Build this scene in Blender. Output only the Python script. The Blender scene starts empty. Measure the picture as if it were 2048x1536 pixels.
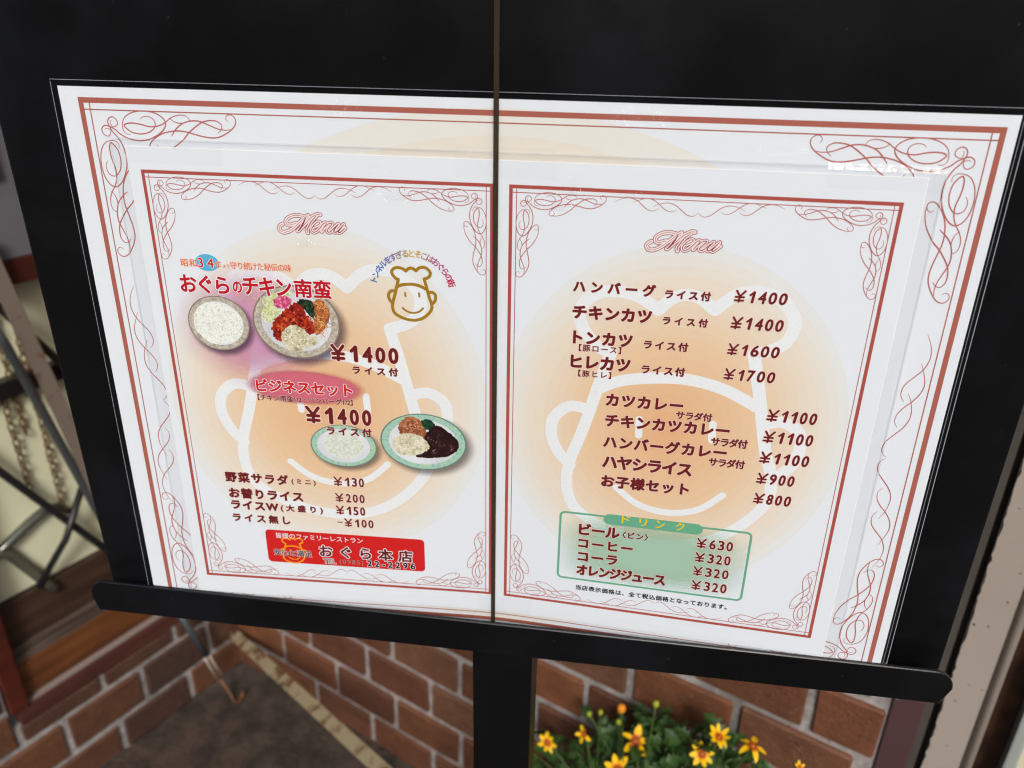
import bpy, bmesh, math, random, json
from mathutils import Vector, Matrix
random.seed(7)
C = bpy.context.scene.collection
sc = bpy.context.scene
GH = 0.9924            # height of the board origin above the floor (m)
# ------------------------------------------------------------------ camera
cd = bpy.data.cameras.new('camera'); cam = bpy.data.objects.new('camera', cd); C.objects.link(cam)
cd.sensor_width = 36.0; cd.lens = 1605.5 / 2048 * 36
cd.clip_start = 0.01; cd.clip_end = 500
Mr, Mu, Mb = (0.99059, 0.01516, -0.13601), (-0.07188, 0.90339, -0.42276), (0.11646, 0.42856, 0.89598)
cv = lambda v: (v[0], -v[2], v[1])
rot = Matrix((cv(Mr), cv(Mu), cv(Mb))).transposed()
cam.matrix_world = Matrix.Translation((0.0535, -0.36485, 0.07425 + GH)) @ rot.to_4x4()
cd.dof.use_dof = True; cd.dof.focus_distance = 0.40; cd.dof.aperture_fstop = 8.5
sc.camera = cam
# ------------------------------------------------------------------ world, sun, exposure
w = bpy.data.worlds.new('World'); sc.world = w; w.use_nodes = True
nt = w.node_tree; bg = nt.nodes['Background']
sky = nt.nodes.new('ShaderNodeTexSky'); sky.sky_type = 'NISHITA'; sky.sun_disc = False
SUN_EL, SUN_AZ = math.radians(38), math.radians(168)     # azimuth from +Y, clockwise
sky.sun_elevation = SUN_EL; sky.sun_rotation = SUN_AZ; sky.dust_density = 3.0; sky.air_density = 1.0; sky.ozone_density = 0.6
nt.links.new(sky.outputs[0], bg.inputs[0]); bg.inputs[1].default_value = 0.12
sd = bpy.data.lights.new('sun', 'SUN'); sun = bpy.data.objects.new('sun', sd); C.objects.link(sun)
sd.energy = 1.5; sd.angle = math.radians(14); sd.color = (1.0, 0.982, 0.955)
sdir = Vector((math.sin(SUN_AZ) * math.cos(SUN_EL), math.cos(SUN_AZ) * math.cos(SUN_EL), math.sin(SUN_EL)))
sun.rotation_euler = sdir.to_track_quat('Z', 'Y').to_euler(); sun.location = (0, 0, 5)
sc.view_settings.view_transform = 'Standard'; sc.view_settings.look = 'None'
sc.view_settings.exposure = 0.55; sc.view_settings.gamma = 1.0
sc.render.engine = 'CYCLES'
try:
    sc.cycles.transparent_max_bounces = 16; sc.cycles.max_bounces = 8; sc.cycles.glossy_bounces = 4; sc.cycles.filter_width = 1.15; sc.cycles.use_denoising = True; sc.cycles.sample_clamp_indirect = 4
except Exception: pass

# ------------------------------------------------------------------ helpers
def lin(r, g, b):
    f = lambda c: (c / 255 / 12.92) if c <= 10 else (((c / 255) + 0.055) / 1.055) ** 2.4
    return (f(r), f(g), f(b), 1)
class N:
    """tiny node-graph helper"""
    def __init__(s, name):
        s.m = bpy.data.materials.new(name); s.m.use_nodes = True; s.t = s.m.node_tree; s.b = s.t.nodes['Principled BSDF']
        s.out = s.t.nodes['Material Output']
    def n(s, kind, **kw):
        x = s.t.nodes.new('ShaderNode' + kind)
        for k, v in kw.items(): setattr(x, k, v)
        return x
    def l(s, a, b): s.t.links.new(a, b)
    def pos(s):
        return s.n('NewGeometry').outputs['Position']
    def noise(s, scale, detail=3, rough=.5, vec=None):
        x = s.n('TexNoise'); x.inputs['Scale'].default_value = scale; x.inputs['Detail'].default_value = detail; x.inputs['Roughness'].default_value = rough
        s.l(vec if vec else s.pos(), x.inputs['Vector']); return x.outputs['Fac']
    def ramp(s, fac, stops, interp='LINEAR'):
        r = s.n('ValToRGB'); e = r.color_ramp.elements; r.color_ramp.interpolation = interp
        e[0].position, e[0].color = stops[0]; e[1].position, e[1].color = stops[-1]
        for p, c in stops[1:-1]:
            k = e.new(p); k.color = c
        s.l(fac, r.inputs[0]); return r.outputs[0]
    def math(s, op, a, b=None):
        x = s.n('Math', operation=op)
        for i, v in enumerate((a, b)):
            if v is None: continue
            if isinstance(v, (int, float)): x.inputs[i].default_value = v
            else: s.l(v, x.inputs[i])
        return x.outputs[0]
    def mix(s, fac, a, b, mode='MIX'):
        x = s.n('MixRGB', blend_type=mode)
        for i, v in enumerate((fac, a, b)):
            if isinstance(v, (int, float, tuple)): x.inputs[i].default_value = v
            else: s.l(v, x.inputs[i])
        return x.outputs[0]
    def col(s, c):
        if isinstance(c, tuple): s.b.inputs['Base Color'].default_value = c
        else: s.l(c, s.b.inputs['Base Color'])
    def bump(s, h, strength, dist=.001):
        x = s.n('Bump'); x.inputs['Strength'].default_value = strength; x.inputs['Distance'].default_value = dist
        s.l(h, x.inputs['Height']); s.l(x.outputs[0], s.b.inputs['Normal']); return x
    def set(s, rough=.5, metal=0, spec=.5, coat=0):
        s.b.inputs['Roughness'].default_value = rough; s.b.inputs['Metallic'].default_value = metal
        s.b.inputs['Specular IOR Level'].default_value = spec; s.b.inputs['Coat Weight'].default_value = coat; return s
def plain(name, c, rough=.6, **k):
    x = N(name); x.col(c); x.set(rough, **k); return x.m
def ink(name, c, rough=.6):
    x = N(name); nf = x.noise(900, 2)
    x.col(x.mix(nf, tuple(v * .93 for v in c[:3]) + (1,), tuple(min(1, v * 1.06) for v in c[:3]) + (1,))); x.set(rough, spec=.2); return x.m

def bend(x, y):   # the laminated sheets curl forward away from the centre strap (mm)
    return (math.sqrt(x * x + 144) - 12) / 180 * (2.52 + 8.0 * (-y) / 260)
def B(x, y, z, bent=True, raw=False):   # board millimetres -> world
    if bent:
        if not raw: z = .5 + (z - .5) * .25 if z < 1.2 else 1.5 + (z - 1.5) * .2     # ink layers lie close to the paper
        z = z + bend(x, y)
    return (x / 1000, -z / 1000, GH + y / 1000)

def link_mesh(name, verts, faces, mats, parent=None, fm=None, smooth=False, origin=None):
    me = bpy.data.meshes.new(name)
    if parent is not None: o0 = Vector((0, 0, 0)); q = parent
    else: o0 = Vector(origin) if origin is not None else Vector((0, 0, 0)); q = None
    while q is not None: o0 = o0 + Vector(q.location); q = q.parent
    me.from_pydata([tuple(Vector(v) - o0) for v in verts], [], faces)
    if not isinstance(mats, (list, tuple)): mats = [mats]
    for m in mats: me.materials.append(m)
    if fm: me.polygons.foreach_set('material_index', fm)
    if smooth: me.polygons.foreach_set('use_smooth', [True] * len(faces))
    me.update()
    o = bpy.data.objects.new(name, me); C.objects.link(o)
    if parent is not None: o.parent = parent
    else: o.location = o0
    return o
def tag(o, label=None, cat=None, group=None, kind=None):
    if label: o['label'] = label
    if cat: o['category'] = cat
    if group: o['group'] = group
    if kind: o['kind'] = kind
    return o
def thing(name, loc, label, cat, group=None):
    o = bpy.data.objects.new(name, None); o.empty_display_size = .05; C.objects.link(o); o.location = loc
    return tag(o, label, cat, group)
class Mesh:
    def __init__(s): s.v = []; s.f = []; s.fm = []
    def add(s, v, f, mi=0):
        k = len(s.v); s.v += v; s.f += [tuple(i + k for i in q) for q in f]; s.fm += [mi] * len(f)
    def box(s, fr, a, b, mi=0, bev=0.0):
        """box between local corners a, b through the frame function fr(u, h, off)"""
        bm = bmesh.new(); bmesh.ops.create_cube(bm, size=1)
        for v in bm.verts: v.co = Vector([(a[i] + b[i]) / 2 + v.co[i] * (b[i] - a[i]) for i in range(3)])
        if bev: bmesh.ops.bevel(bm, geom=list(bm.edges), offset=bev, segments=2, affect='EDGES', profile=.6)
        bm.verts.ensure_lookup_table()
        vs = [fr(*v.co) for v in bm.verts]; fs = [tuple(v.index for v in f.verts) for f in bm.faces]; bm.free()
        s.add(vs, fs, mi)
    def tube(s, pts, r, n=10, mi=0, rs=None, flat=None):
        pts = [Vector(p) for p in pts]; vs = []; fs = []
        prev = None
        for i, p in enumerate(pts):
            d = (pts[min(i + 1, len(pts) - 1)] - pts[max(i - 1, 0)]).normalized()
            if prev is None:
                a = Vector((0, 0, 1)) if abs(d.z) < .9 else Vector((1, 0, 0)); a = a.cross(d).normalized()
            else: a = (prev - d * prev.dot(d)).normalized()
            prev = a; b = d.cross(a); rr = rs[i] if rs else r
            for k in range(n):
                t = 2 * math.pi * k / n; vs.append(tuple(p + rr * (math.cos(t) * a + math.sin(t) * b)))
        for i in range(len(pts) - 1):
            for k in range(n): fs.append((i * n + k, i * n + (k + 1) % n, (i + 1) * n + (k + 1) % n, (i + 1) * n + k))
        fs.append(tuple(range(n))[::-1]); fs.append(tuple(len(vs) - n + k for k in range(n)))
        s.add(vs, fs, mi)
    def build(s, name, mats, parent=None, smooth=False, origin=None):
        return link_mesh(name, s.v, s.f, mats, parent, s.fm if isinstance(mats, (list, tuple)) else None, smooth, origin)
def spline(P, n=6, closed=False):
    out = []; m = len(P)
    for i in range(m - 1):
        p0 = P[max(i - 1, 0)]; p1 = P[i]; p2 = P[i + 1]; p3 = P[min(i + 2, m - 1)]
        for k in range(n):
            t = k / n
            out.append([.5 * (2 * p1[j] + (p2[j] - p0[j]) * t + (2 * p0[j] - 5 * p1[j] + 4 * p2[j] - p3[j]) * t * t + (3 * p1[j] - p0[j] - 3 * p2[j] + p3[j]) * t ** 3) for j in (0, 1)])
    out.append(list(P[-1])); return out
def ribbon(M, pts, wf, z, mi=0, dz=.012, bent=True):
    """flat stroke printed along pts (mm), width function wf(t) gives half width"""
    n = len(pts); L = []; R = []; c = []
    for i, p in enumerate(pts):
        a = pts[max(i - 1, 0)]; b = pts[min(i + 1, n - 1)]; dx, dy = b[0] - a[0], b[1] - a[1]; q = math.hypot(dx, dy) or 1
        nx, ny = -dy / q, dx / q; h = wf(i / (n - 1)); zz = z + dz * i / n
        L.append(B(p[0] + nx * h, p[1] + ny * h, zz, bent)); R.append(B(p[0] - nx * h, p[1] - ny * h, zz, bent))
    vs = L + R; fs = [(i, n + i, n + i + 1, i + 1) for i in range(n - 1)]
    for i, sg in ((0, -1), (n - 1, 1)):      # round ends
        p = pts[i]; a = pts[1] if i == 0 else pts[n - 2]; ang = math.atan2(p[1] - a[1], p[0] - a[0]); h = wf(i / (n - 1))
        if h < .15: continue
        k = len(vs); zz = z + dz * (i / n) ; vs.append(B(p[0], p[1], zz, bent))
        for j in range(9): vs.append(B(p[0] + h * math.cos(ang - math.pi / 2 + math.pi * j / 8), p[1] + h * math.sin(ang - math.pi / 2 + math.pi * j / 8), zz, bent))
        fs += [(k, k + 1 + j, k + 2 + j) for j in range(8)]
    M.add(vs, fs, mi)
def colfill(M, shape, z, nx=24, ny=6, mi=0):
    """shape(s) for s in 0..1 -> x, ylo, yhi (mm): fills a convex outline with small quads on the bent sheet"""
    vs = []; fs = []
    for i in range(nx + 1):
        x, a, b = shape(i / nx)
        for j in range(ny + 1): vs.append(B(x, a + (b - a) * j / ny, z))
    for i in range(nx):
        for j in range(ny): k = i * (ny + 1) + j; fs.append((k, k + ny + 1, k + ny + 2, k + 1))
    M.add(vs, fs, mi)
def ell(cx, cy, rx, ry, tilt=0.0):
    def f(s):
        u = -math.cos(math.pi * s); h = math.sqrt(max(0, 1 - u * u)) * ry
        return cx + u * rx, cy + tilt * u * rx - h, cy + tilt * u * rx + h
    return f
def rrect(x0, y0, x1, y1, r):
    def f(s):
        x = x0 + (x1 - x0) * (0.5 - 0.5 * math.cos(math.pi * s)); d = min(x - x0, x1 - x); i = r - math.sqrt(max(0, r * r - (r - d) ** 2)) if d < r else 0
        return x, y0 + i, y1 - i
    return f
def blob(M, pts, z, mi=0, jag=.35):
    P = spline(pts + [pts[0]], 7)[:-1]; cx = sum(p[0] for p in P) / len(P); cy = sum(p[1] for p in P) / len(P)
    vs = [B(cx, cy, z)]
    for p in P:
        vs.append(B(p[0] + random.uniform(-jag, jag), p[1] + random.uniform(-jag, jag), z))
    n = len(P); M.add(vs, [(0, 1 + i, 1 + (i + 1) % n) for i in range(n)], mi)

# ------------------------------------------------------------------ text -> flat print geometry
_cache = {}
def glyphs(body, shear, spacing):
    """flat outline of a word: vertices, faces and the closed edge loop pieces"""
    k = (body, shear, spacing)
    if k in _cache: return _cache[k]
    cu = bpy.data.curves.new('t', 'FONT'); cu.body = body; cu.size = 1; cu.shear = shear; cu.space_character = spacing
    cu.resolution_u = 3; cu.fill_mode = 'FRONT'
    ob = bpy.data.objects.new('t', cu); C.objects.link(ob); bpy.context.view_layer.update()
    dg = bpy.context.evaluated_depsgraph_get(); ev = ob.evaluated_get(dg); me = ev.to_mesh()
    vs = [tuple(v.co) for v in me.vertices]; fs = [tuple(p.vertices) for p in me.polygons]
    ev.to_mesh_clear(); bpy.data.objects.remove(ob); bpy.data.curves.remove(cu)
    cnt = {}
    for f in fs:
        for a, b in zip(f, f[1:] + f[:1]): e = (min(a, b), max(a, b)); cnt[e] = cnt.get(e, 0) + 1
    _cache[k] = (vs, fs, [e for e, c in cnt.items() if c == 1]); return _cache[k]
def bounds(vs): return min(v[0] for v in vs), max(v[0] for v in vs), min(v[1] for v in vs), max(v[1] for v in vs)
def lay_glyphs(M, G, fn, w, z, mi, fill=True):
    """print a word: its fill plus a round-ended outline stroke of half width w (mm) that makes the lettering bold"""
    vs, fs, ed = G; P = [fn(v) for v in vs]
    if fill: M.add([B(p[0], p[1], z) for p in P], fs, mi)
    if w <= 0: return
    V = []; F = []
    for i, (a, b) in enumerate(ed):
        (ax, ay), (bx, by) = P[a], P[b]; dx, dy = bx - ax, by - ay; q = math.hypot(dx, dy)
        if q < 1e-6: continue
        ux, uy = dx / q * w, dy / q * w; zz = z + .003 + (i % 17) * .0011; k = len(V)
        for x, y in ((ax - uy, ay + ux), (ax - ux * .7 - uy * .7, ay - uy * .7 + ux * .7), (ax - ux, ay - uy), (ax - ux * .7 + uy * .7, ay - uy * .7 - ux * .7), (ax + uy, ay - ux), (bx + uy, by - ux), (bx + ux, by + uy), (bx - uy, by + ux)): V.append(B(x, y, zz))
        F += [(k, k + 1, k + 2, k + 3, k + 4, k + 5, k + 6, k + 7)]
    M.add(V, F, mi)
def text(M, body, x0, x1, y0, h, z, mi, off=.02, halo=None, halo_mi=None, shear=0.):
    sp = 1.0; s = 1; pad = off
    b1 = bounds(glyphs(body, shear, 1.0)[0]); s = h / (b1[3] - b1[2] + 2 * pad); x0 += pad * s; x1 -= pad * s; y0 += pad * s; h -= 2 * pad * s; want = (x1 - x0) / s
    if len(body) > 1:
        b2 = bounds(glyphs(body, shear, 1.5)[0]); per = ((b2[1] - b2[0]) - (b1[1] - b1[0])) / .5
        if per > 1e-4: sp = max(.85, min(1.7, 1 + (want - (b1[1] - b1[0])) / per))
    G = glyphs(body, shear, round(sp, 3)); b = bounds(G[0]); sx = (x1 - x0) / (b[1] - b[0]); sy = h / (b[3] - b[2])
    if len(body) == 1: sx = min(sx, sy * 1.3)
    fn = lambda v: (x0 + (v[0] - b[0]) * sx, y0 + (v[1] - b[2]) * sy)
    if halo: lay_glyphs(M, G, fn, halo * s, z, halo_mi, False)
    lay_glyphs(M, G, fn, off * s, z + .04, mi)

DATA = json.loads(r'''{"T":[["昭和",-160.0,-151.9,-46.4,3.97,"orange"],["34",-151.1,-143.0,-46.5,4.98,"red34"],["年",-142.4,-139.2,-46.5,3.84,"orange"],["より",-138.4,-135.0,-46.0,1.79,"orange"],["守り続けた",-134.5,-117.5,-46.6,3.96,"orange"],["秘伝の味",-117.2,-103.3,-46.5,3.82,"orange"],["おぐら",-162.1,-136.4,-60.0,9.56,"title"],["の",-134.7,-129.8,-58.8,6.14,"title"],["チキン",-129.6,-104.2,-59.5,9.63,"title"],["南蛮",-102.9,-84.0,-59.5,9.71,"title"],["¥1400",-86.4,-51.7,-92.5,8.86,"big"],["ライス付",-76.2,-52.3,-99.5,4.79,"dish"],["ビジネスセット",-128.9,-77.0,-112.8,7.55,"biz"],["【チキン南蛮1/2・ハンバーグ1/2】",-128.8,-77.3,-117.8,3.68,"small"],["¥1400",-102.9,-67.8,-129.3,9.55,"big"],["ライス付",-92.6,-68.2,-136.1,5.31,"dish"],["野菜サラダ",-153.3,-117.0,-169.7,6.81,"dish"],["(ミニ)",-115.4,-101.6,-168.9,3.89,"dish2"],["¥130",-91.1,-74.3,-167.7,5.8,"price"],["お替りライス",-152.4,-109.6,-180.1,6.95,"dish"],["¥200",-91.0,-74.6,-178.1,5.58,"price"],["ライスW",-152.1,-124.5,-187.4,6.04,"dish"],["(大盛り)",-123.4,-99.0,-187.5,5.36,"dish2"],["¥150",-91.2,-74.8,-186.4,5.67,"price"],["ライス無し",-152.2,-118.6,-195.8,5.79,"dish"],["-¥100",-91.0,-70.5,-194.4,5.42,"price"],["皆様のファミリーレストラン",-128.1,-77.4,-205.4,3.81,"white"],["安心と満足",-130.4,-108.0,-217.4,4.43,"black_halo"],["おぐら本店",-103.4,-49.0,-216.5,8.44,"shop"],["TEL",-101.7,-94.0,-221.0,3.57,"grey"],["(0985)",-92.0,-78.1,-221.4,4.1,"outline"],["22-2296",-75.8,-47.7,-221.2,4.45,"blackbold"],["ハンバーグ",34.7,73.2,-48.8,6.14,"dish"],["ライス付",77.5,98.4,-49.1,4.6,"dish"],["¥1400",108.8,132.4,-48.6,5.84,"pricei"],["チキンカツ",34.9,72.5,-62.0,6.95,"dish"],["ライス付",77.7,98.6,-62.0,4.38,"dish"],["¥1400",108.9,132.6,-61.6,6.02,"pricei"],["トンカツ",35.8,64.5,-74.9,6.89,"dish"],["【豚ロース】",38.9,59.5,-78.7,3.8,"small"],["ライス付",69.9,90.9,-75.0,4.75,"dish"],["¥1600",108.9,132.8,-74.8,5.87,"pricei"],["ヒレカツ",35.2,64.5,-87.9,7.21,"dish"],["【豚ヒレ】",39.3,55.6,-92.3,3.75,"small"],["ライス付",69.9,90.8,-88.0,4.89,"dish"],["¥1700",108.9,132.7,-87.7,5.95,"pricei"],["カツカレー",53.8,91.8,-107.0,6.9,"dish"],["サラダ付",88.7,106.3,-110.9,4.62,"dish2"],["¥1100",131.7,155.1,-107.7,6.41,"pricei"],["チキンカツカレー",54.1,115.5,-118.6,7.07,"dish"],["サラダ付",107.2,125.0,-124.0,5.11,"dish2"],["¥1100",131.6,155.2,-119.4,6.42,"pricei"],["ハンバーグカレー",54.0,115.7,-131.1,7.53,"dish"],["サラダ付",107.4,125.2,-135.6,5.09,"dish2"],["¥1100",131.6,155.2,-131.0,6.38,"pricei"],["ハヤシライス",54.2,99.9,-143.0,7.86,"dish"],["¥900",131.7,150.1,-142.9,6.27,"pricei"],["お子様セット",54.4,99.6,-154.5,7.59,"dish"],["¥800",131.8,150.2,-154.6,6.21,"pricei"],["ド",66.8,71.3,-175.8,5.04,"yellow"],["リ",76.1,80.1,-176.1,4.71,"yellow"],["ン",84.8,89.5,-176.4,5.01,"yellow"],["ク",95.0,99.7,-176.3,4.98,"yellow"],["ビール",44.3,66.5,-186.3,7.62,"dish"],["〈ビン〉",67.8,81.6,-185.3,4.49,"dish2"],["コーヒー",44.4,74.1,-194.8,6.28,"dish"],["コーラ",44.6,66.5,-204.0,6.55,"dish"],["オレンジジュース",44.3,93.2,-213.3,7.34,"dish"],["¥630",107.2,125.7,-185.7,6.13,"price"],["¥320",107.3,125.6,-194.8,6.15,"price"],["¥320",107.3,125.7,-203.7,5.96,"price"],["¥320",107.4,125.8,-213.1,6.16,"price"],["当店表示価格は、全て税込価格となっております。",44.6,127.5,-223.8,3.5,"note"]],"arc":["トンネルをすぎるとそこはおぐらの街",-43.02,-54.29,20.03],"orn":[[[10.69,13.73],[12.06,13.26],[13.59,13.87],[13.49,15.36],[12.3,16.72],[10.52,16.45],[9.29,14.84],[9.73,13.01],[11.4,11.97],[13.51,12.39],[16.17,13.79],[18.37,15.7],[21.71,17.41],[25.57,18.27],[28.49,18.28],[31.86,17.73],[36.16,15.94],[39.64,13.53],[41.36,11.19],[41.44,9.24],[39.81,7.18],[36.49,5.57],[31.21,4.96],[26.41,5.65],[22.87,7.21],[20.86,9.22],[20.06,11.53],[20.0,13.83],[21.33,15.5],[23.51,15.53]],[[29.3,8.64],[30.74,7.62],[32.96,7.29],[35.33,8.13],[36.45,10.04],[35.69,12.35],[32.8,14.4],[28.66,15.26],[24.4,14.68],[21.8,12.95],[20.95,11.67],[22.58,10.73],[25.88,10.53],[29.77,11.06],[32.9,11.78],[36.15,11.74],[39.18,10.93],[41.53,9.72],[45.15,7.34],[48.89,6.26],[52.04,6.65],[53.44,7.9],[53.43,8.7]],[[43.69,7.55],[45.91,9.26],[49.39,9.9],[52.37,9.06],[55.3,8.58],[58.81,8.86],[62.85,10.35],[66.9,11.84],[70.74,12.26],[72.92,11.81]],[[43.59,15.86],[45.61,13.33],[48.14,10.97],[50.29,9.87]],[[72.11,8.61],[71.27,7.03],[72.34,5.56],[74.11,5.5],[75.68,6.89],[75.74,9.14],[74.03,11.45],[70.91,13.65],[67.12,15.41],[63.48,15.95],[59.26,15.5],[54.76,14.51],[50.6,13.57],[46.33,13.38],[41.53,14.12],[37.67,15.56],[34.42,17.65],[32.43,19.7],[31.97,21.72],[33.32,23.01],[35.39,22.6],[36.31,21.07],[35.48,19.93]],[[66.63,13.79],[68.48,11.95],[68.75,10.0],[66.66,8.45],[63.51,8.23],[59.86,8.99],[56.35,11.04],[52.31,14.1],[48.91,17.49],[44.05,20.8],[40.16,22.43],[36.39,23.17],[34.02,23.15]]],"wave":[[[-37.06,5.27],[-34.1,3.79],[-31.15,3.22],[-28.8,3.58],[-26.76,4.52],[-24.79,6.15],[-22.59,7.89],[-20.27,8.52],[-18.54,8.06],[-17.49,7.22]],[[-28.86,5.06],[-26.46,4.06],[-23.97,3.21],[-21.82,3.13],[-19.75,3.79],[-17.52,5.29],[-15.56,7.03],[-13.54,8.2],[-11.42,8.46],[-9.65,7.47]],[[-20.06,6.64],[-17.54,5.4],[-14.61,4.72],[-12.0,4.84],[-9.51,5.99],[-7.08,7.94],[-4.86,9.56],[-2.53,10.08],[-1.04,9.4],[-0.13,8.45]]],"menu":[[[-14.35,-0.82],[-15.79,-1.79],[-16.34,-3.02],[-15.55,-4.39],[-13.94,-4.82],[-11.82,-4.22],[-9.4,-2.71],[-6.25,0.04],[-2.93,2.77],[-1.4,3.82]],[[-7.82,-0.23],[-9.2,-0.69],[-10.68,-1.16],[-12.1,-0.92],[-12.71,0.15],[-12.28,1.36],[-10.71,2.62],[-8.59,3.41],[-5.92,3.53],[-3.91,3.22],[-2.93,2.77]],[[-2.7,2.58],[-3.73,0.75],[-4.95,-1.3],[-6.25,-3.17],[-7.25,-3.91]],[[-6.59,-3.48],[-4.33,-1.28],[-0.95,2.06],[1.44,3.75],[3.33,4.52],[4.54,4.38]],[[2.65,3.7],[-0.02,1.11],[-1.69,-1.56],[-2.56,-3.2],[-2.38,-4.6]],[[0.34,-1.66],[2.47,-0.77],[3.99,0.29],[3.83,0.88],[2.59,0.63],[0.81,-1.04],[-0.28,-2.89],[0.34,-4.07],[1.79,-3.8],[3.78,-2.11],[5.81,0.18],[6.97,0.63],[7.04,-0.17],[5.63,-2.03],[4.58,-3.58]],[[5.63,-2.03],[8.04,0.08],[10.11,0.57],[8.74,-1.29],[7.4,-2.75],[7.73,-3.73],[8.98,-3.47],[11.18,-1.38],[13.13,0.3]],[[13.13,0.21],[11.57,-1.56],[10.64,-3.0],[11.2,-3.67],[12.69,-2.9],[15.77,0.32]],[[15.77,0.32],[13.99,-1.85],[12.86,-3.3],[13.44,-3.77],[16.25,-1.44]]],"menuw":[1,1,3.2,1.2,2,1.6,1.8,2.2,2.2],"menuc":[[-91.01,-22.0],[83.44,-21.56]],"chef":[[[-39.42,21.39],[-33.87,41.79]],[[-33.87,41.79],[-40.59,44.64],[-48.11,53.65],[-50.01,62.43],[-44.48,69.84],[-35.29,72.94],[-23.53,71.29],[-13.25,65.12]],[[-13.25,65.12],[-7.37,71.2],[-1.19,73.33],[5.54,72.1],[12.49,66.99]],[[12.49,66.99],[20.59,74.35],[30.27,76.93],[40.64,74.07],[48.7,64.78],[47.34,54.85],[40.95,49.32],[32.9,46.63]],[[32.9,46.63],[38.93,23.21],[45.09,-3.56],[49.71,-17.28],[50.35,-31.87],[41.22,-46.72],[25.06,-59.95],[4.88,-66.12],[-16.48,-64.4],[-35.71,-57.44],[-48.04,-47.92],[-52.15,-34.32],[-50.94,-20.43],[-45.39,-2.08],[-39.42,21.39]],[[-39.42,21.39],[-28.46,27.05],[-11.72,30.2],[4.99,30.66],[22.0,26.92],[38.33,19.13]],[[-42.23,9.69],[-52.4,10.93],[-60.25,3.58],[-61.15,-6.7],[-56.86,-16.6],[-50.8,-23.43]],[[41.97,10.0],[51.06,12.31],[59.27,7.71],[61.25,-0.35],[59.26,-10.41],[50.6,-20.07]]],"ell":{"blue":[-146.4,-43.9,6.2,4.3],"rice":[-144.6,-75.6,16.3,14.7],"chicken":[-103.6,-72.8,22.7,19.6],"pinkglow":[-123.0,-73.5,42.2,29.7],"biz":[-102.4,-108.9,33.0,7.8],"rice2":[-84.1,-142.3,18.2,12.8],"hamburg":[-40.5,-136.9,23.2,17.0]},"smalllogo":[[-43.53,-54.58],[-55.01,-55.2],[-31.87,-53.94],[-43.03,-41.44],[-44.02,-67.83]],"redlogo":[[-118.72,-213.15],[-125.88,-213.72],[-111.59,-212.59],[-117.91,-204.76],[-119.55,-221.68]],"red":[[-133.99,-200.41],[-41.96,-199.41],[-134.07,-222.48],[-42.09,-221.42]],"green":[[33.93,-172.64],[133.62,-173.28],[34.34,-216.52],[134.51,-216.61]],"tab":[[57.46,-173.26],[108.36,-172.8],[81.39,-169.96],[81.97,-176.54]],"food":{"redchicken":[[-113.8,-70.63],[-108.73,-66.23],[-103.21,-62.44],[-99.42,-64.55],[-97.51,-68.54],[-95.0,-72.52],[-94.22,-76.63],[-97.96,-79.84],[-100.59,-77.0],[-106.1,-74.34],[-110.48,-77.57],[-112.28,-83.7],[-115.54,-81.47],[-116.71,-76.14]],"tartar":[[-111.06,-77.61],[-105.49,-74.01],[-100.47,-75.8],[-97.85,-78.64],[-93.9,-79.6],[-93.63,-83.2],[-98.57,-86.53],[-103.43,-88.65],[-108.6,-87.74],[-111.75,-84.28],[-111.9,-80.06]],"ginger":[[-114.58,-61.89],[-111.45,-59.41],[-106.87,-59.17],[-104.81,-61.36],[-106.25,-64.35],[-110.4,-65.74],[-113.74,-64.76]],"greens":[[-102.01,-61.79],[-100.15,-60.25],[-95.62,-60.29],[-93.65,-63.65],[-93.44,-67.72],[-95.31,-69.59],[-98.44,-66.25],[-101.6,-63.51]],"noodle":[[-94.63,-61.97],[-91.07,-60.04],[-87.81,-61.59],[-85.96,-66.72],[-86.91,-71.47],[-90.22,-77.0],[-93.85,-79.0],[-94.53,-73.68],[-93.38,-67.13]],"cabbage":[[-117.27,-60.3],[-112.99,-57.77],[-104.35,-56.73],[-110.98,-65.77],[-115.74,-72.51],[-117.55,-73.21],[-120.33,-72.18],[-120.31,-66.87]],"fried":[[-53.0,-132.75],[-53.5,-128.05],[-50.47,-123.15],[-45.51,-122.03],[-41.38,-124.08],[-38.74,-129.38],[-39.61,-134.98],[-43.16,-135.24],[-47.31,-132.35]],"sauce_brown":[[-38.81,-131.75],[-35.88,-127.6],[-31.64,-126.52],[-27.5,-129.36],[-22.66,-133.76],[-21.68,-139.27],[-25.64,-143.6],[-33.52,-145.97],[-40.68,-146.5],[-44.94,-145.43],[-39.1,-141.36],[-40.35,-135.83]],"tartar2":[[-57.15,-137.83],[-53.75,-133.6],[-48.72,-132.05],[-42.37,-132.79],[-38.24,-136.48],[-37.29,-140.42],[-42.03,-144.0],[-49.26,-145.74],[-55.61,-143.36]],"greens2":[[-41.38,-124.08],[-37.85,-123.05],[-34.4,-124.76],[-33.77,-127.45],[-38.03,-129.33],[-40.78,-127.16]]}}''')
D = DATA
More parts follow.
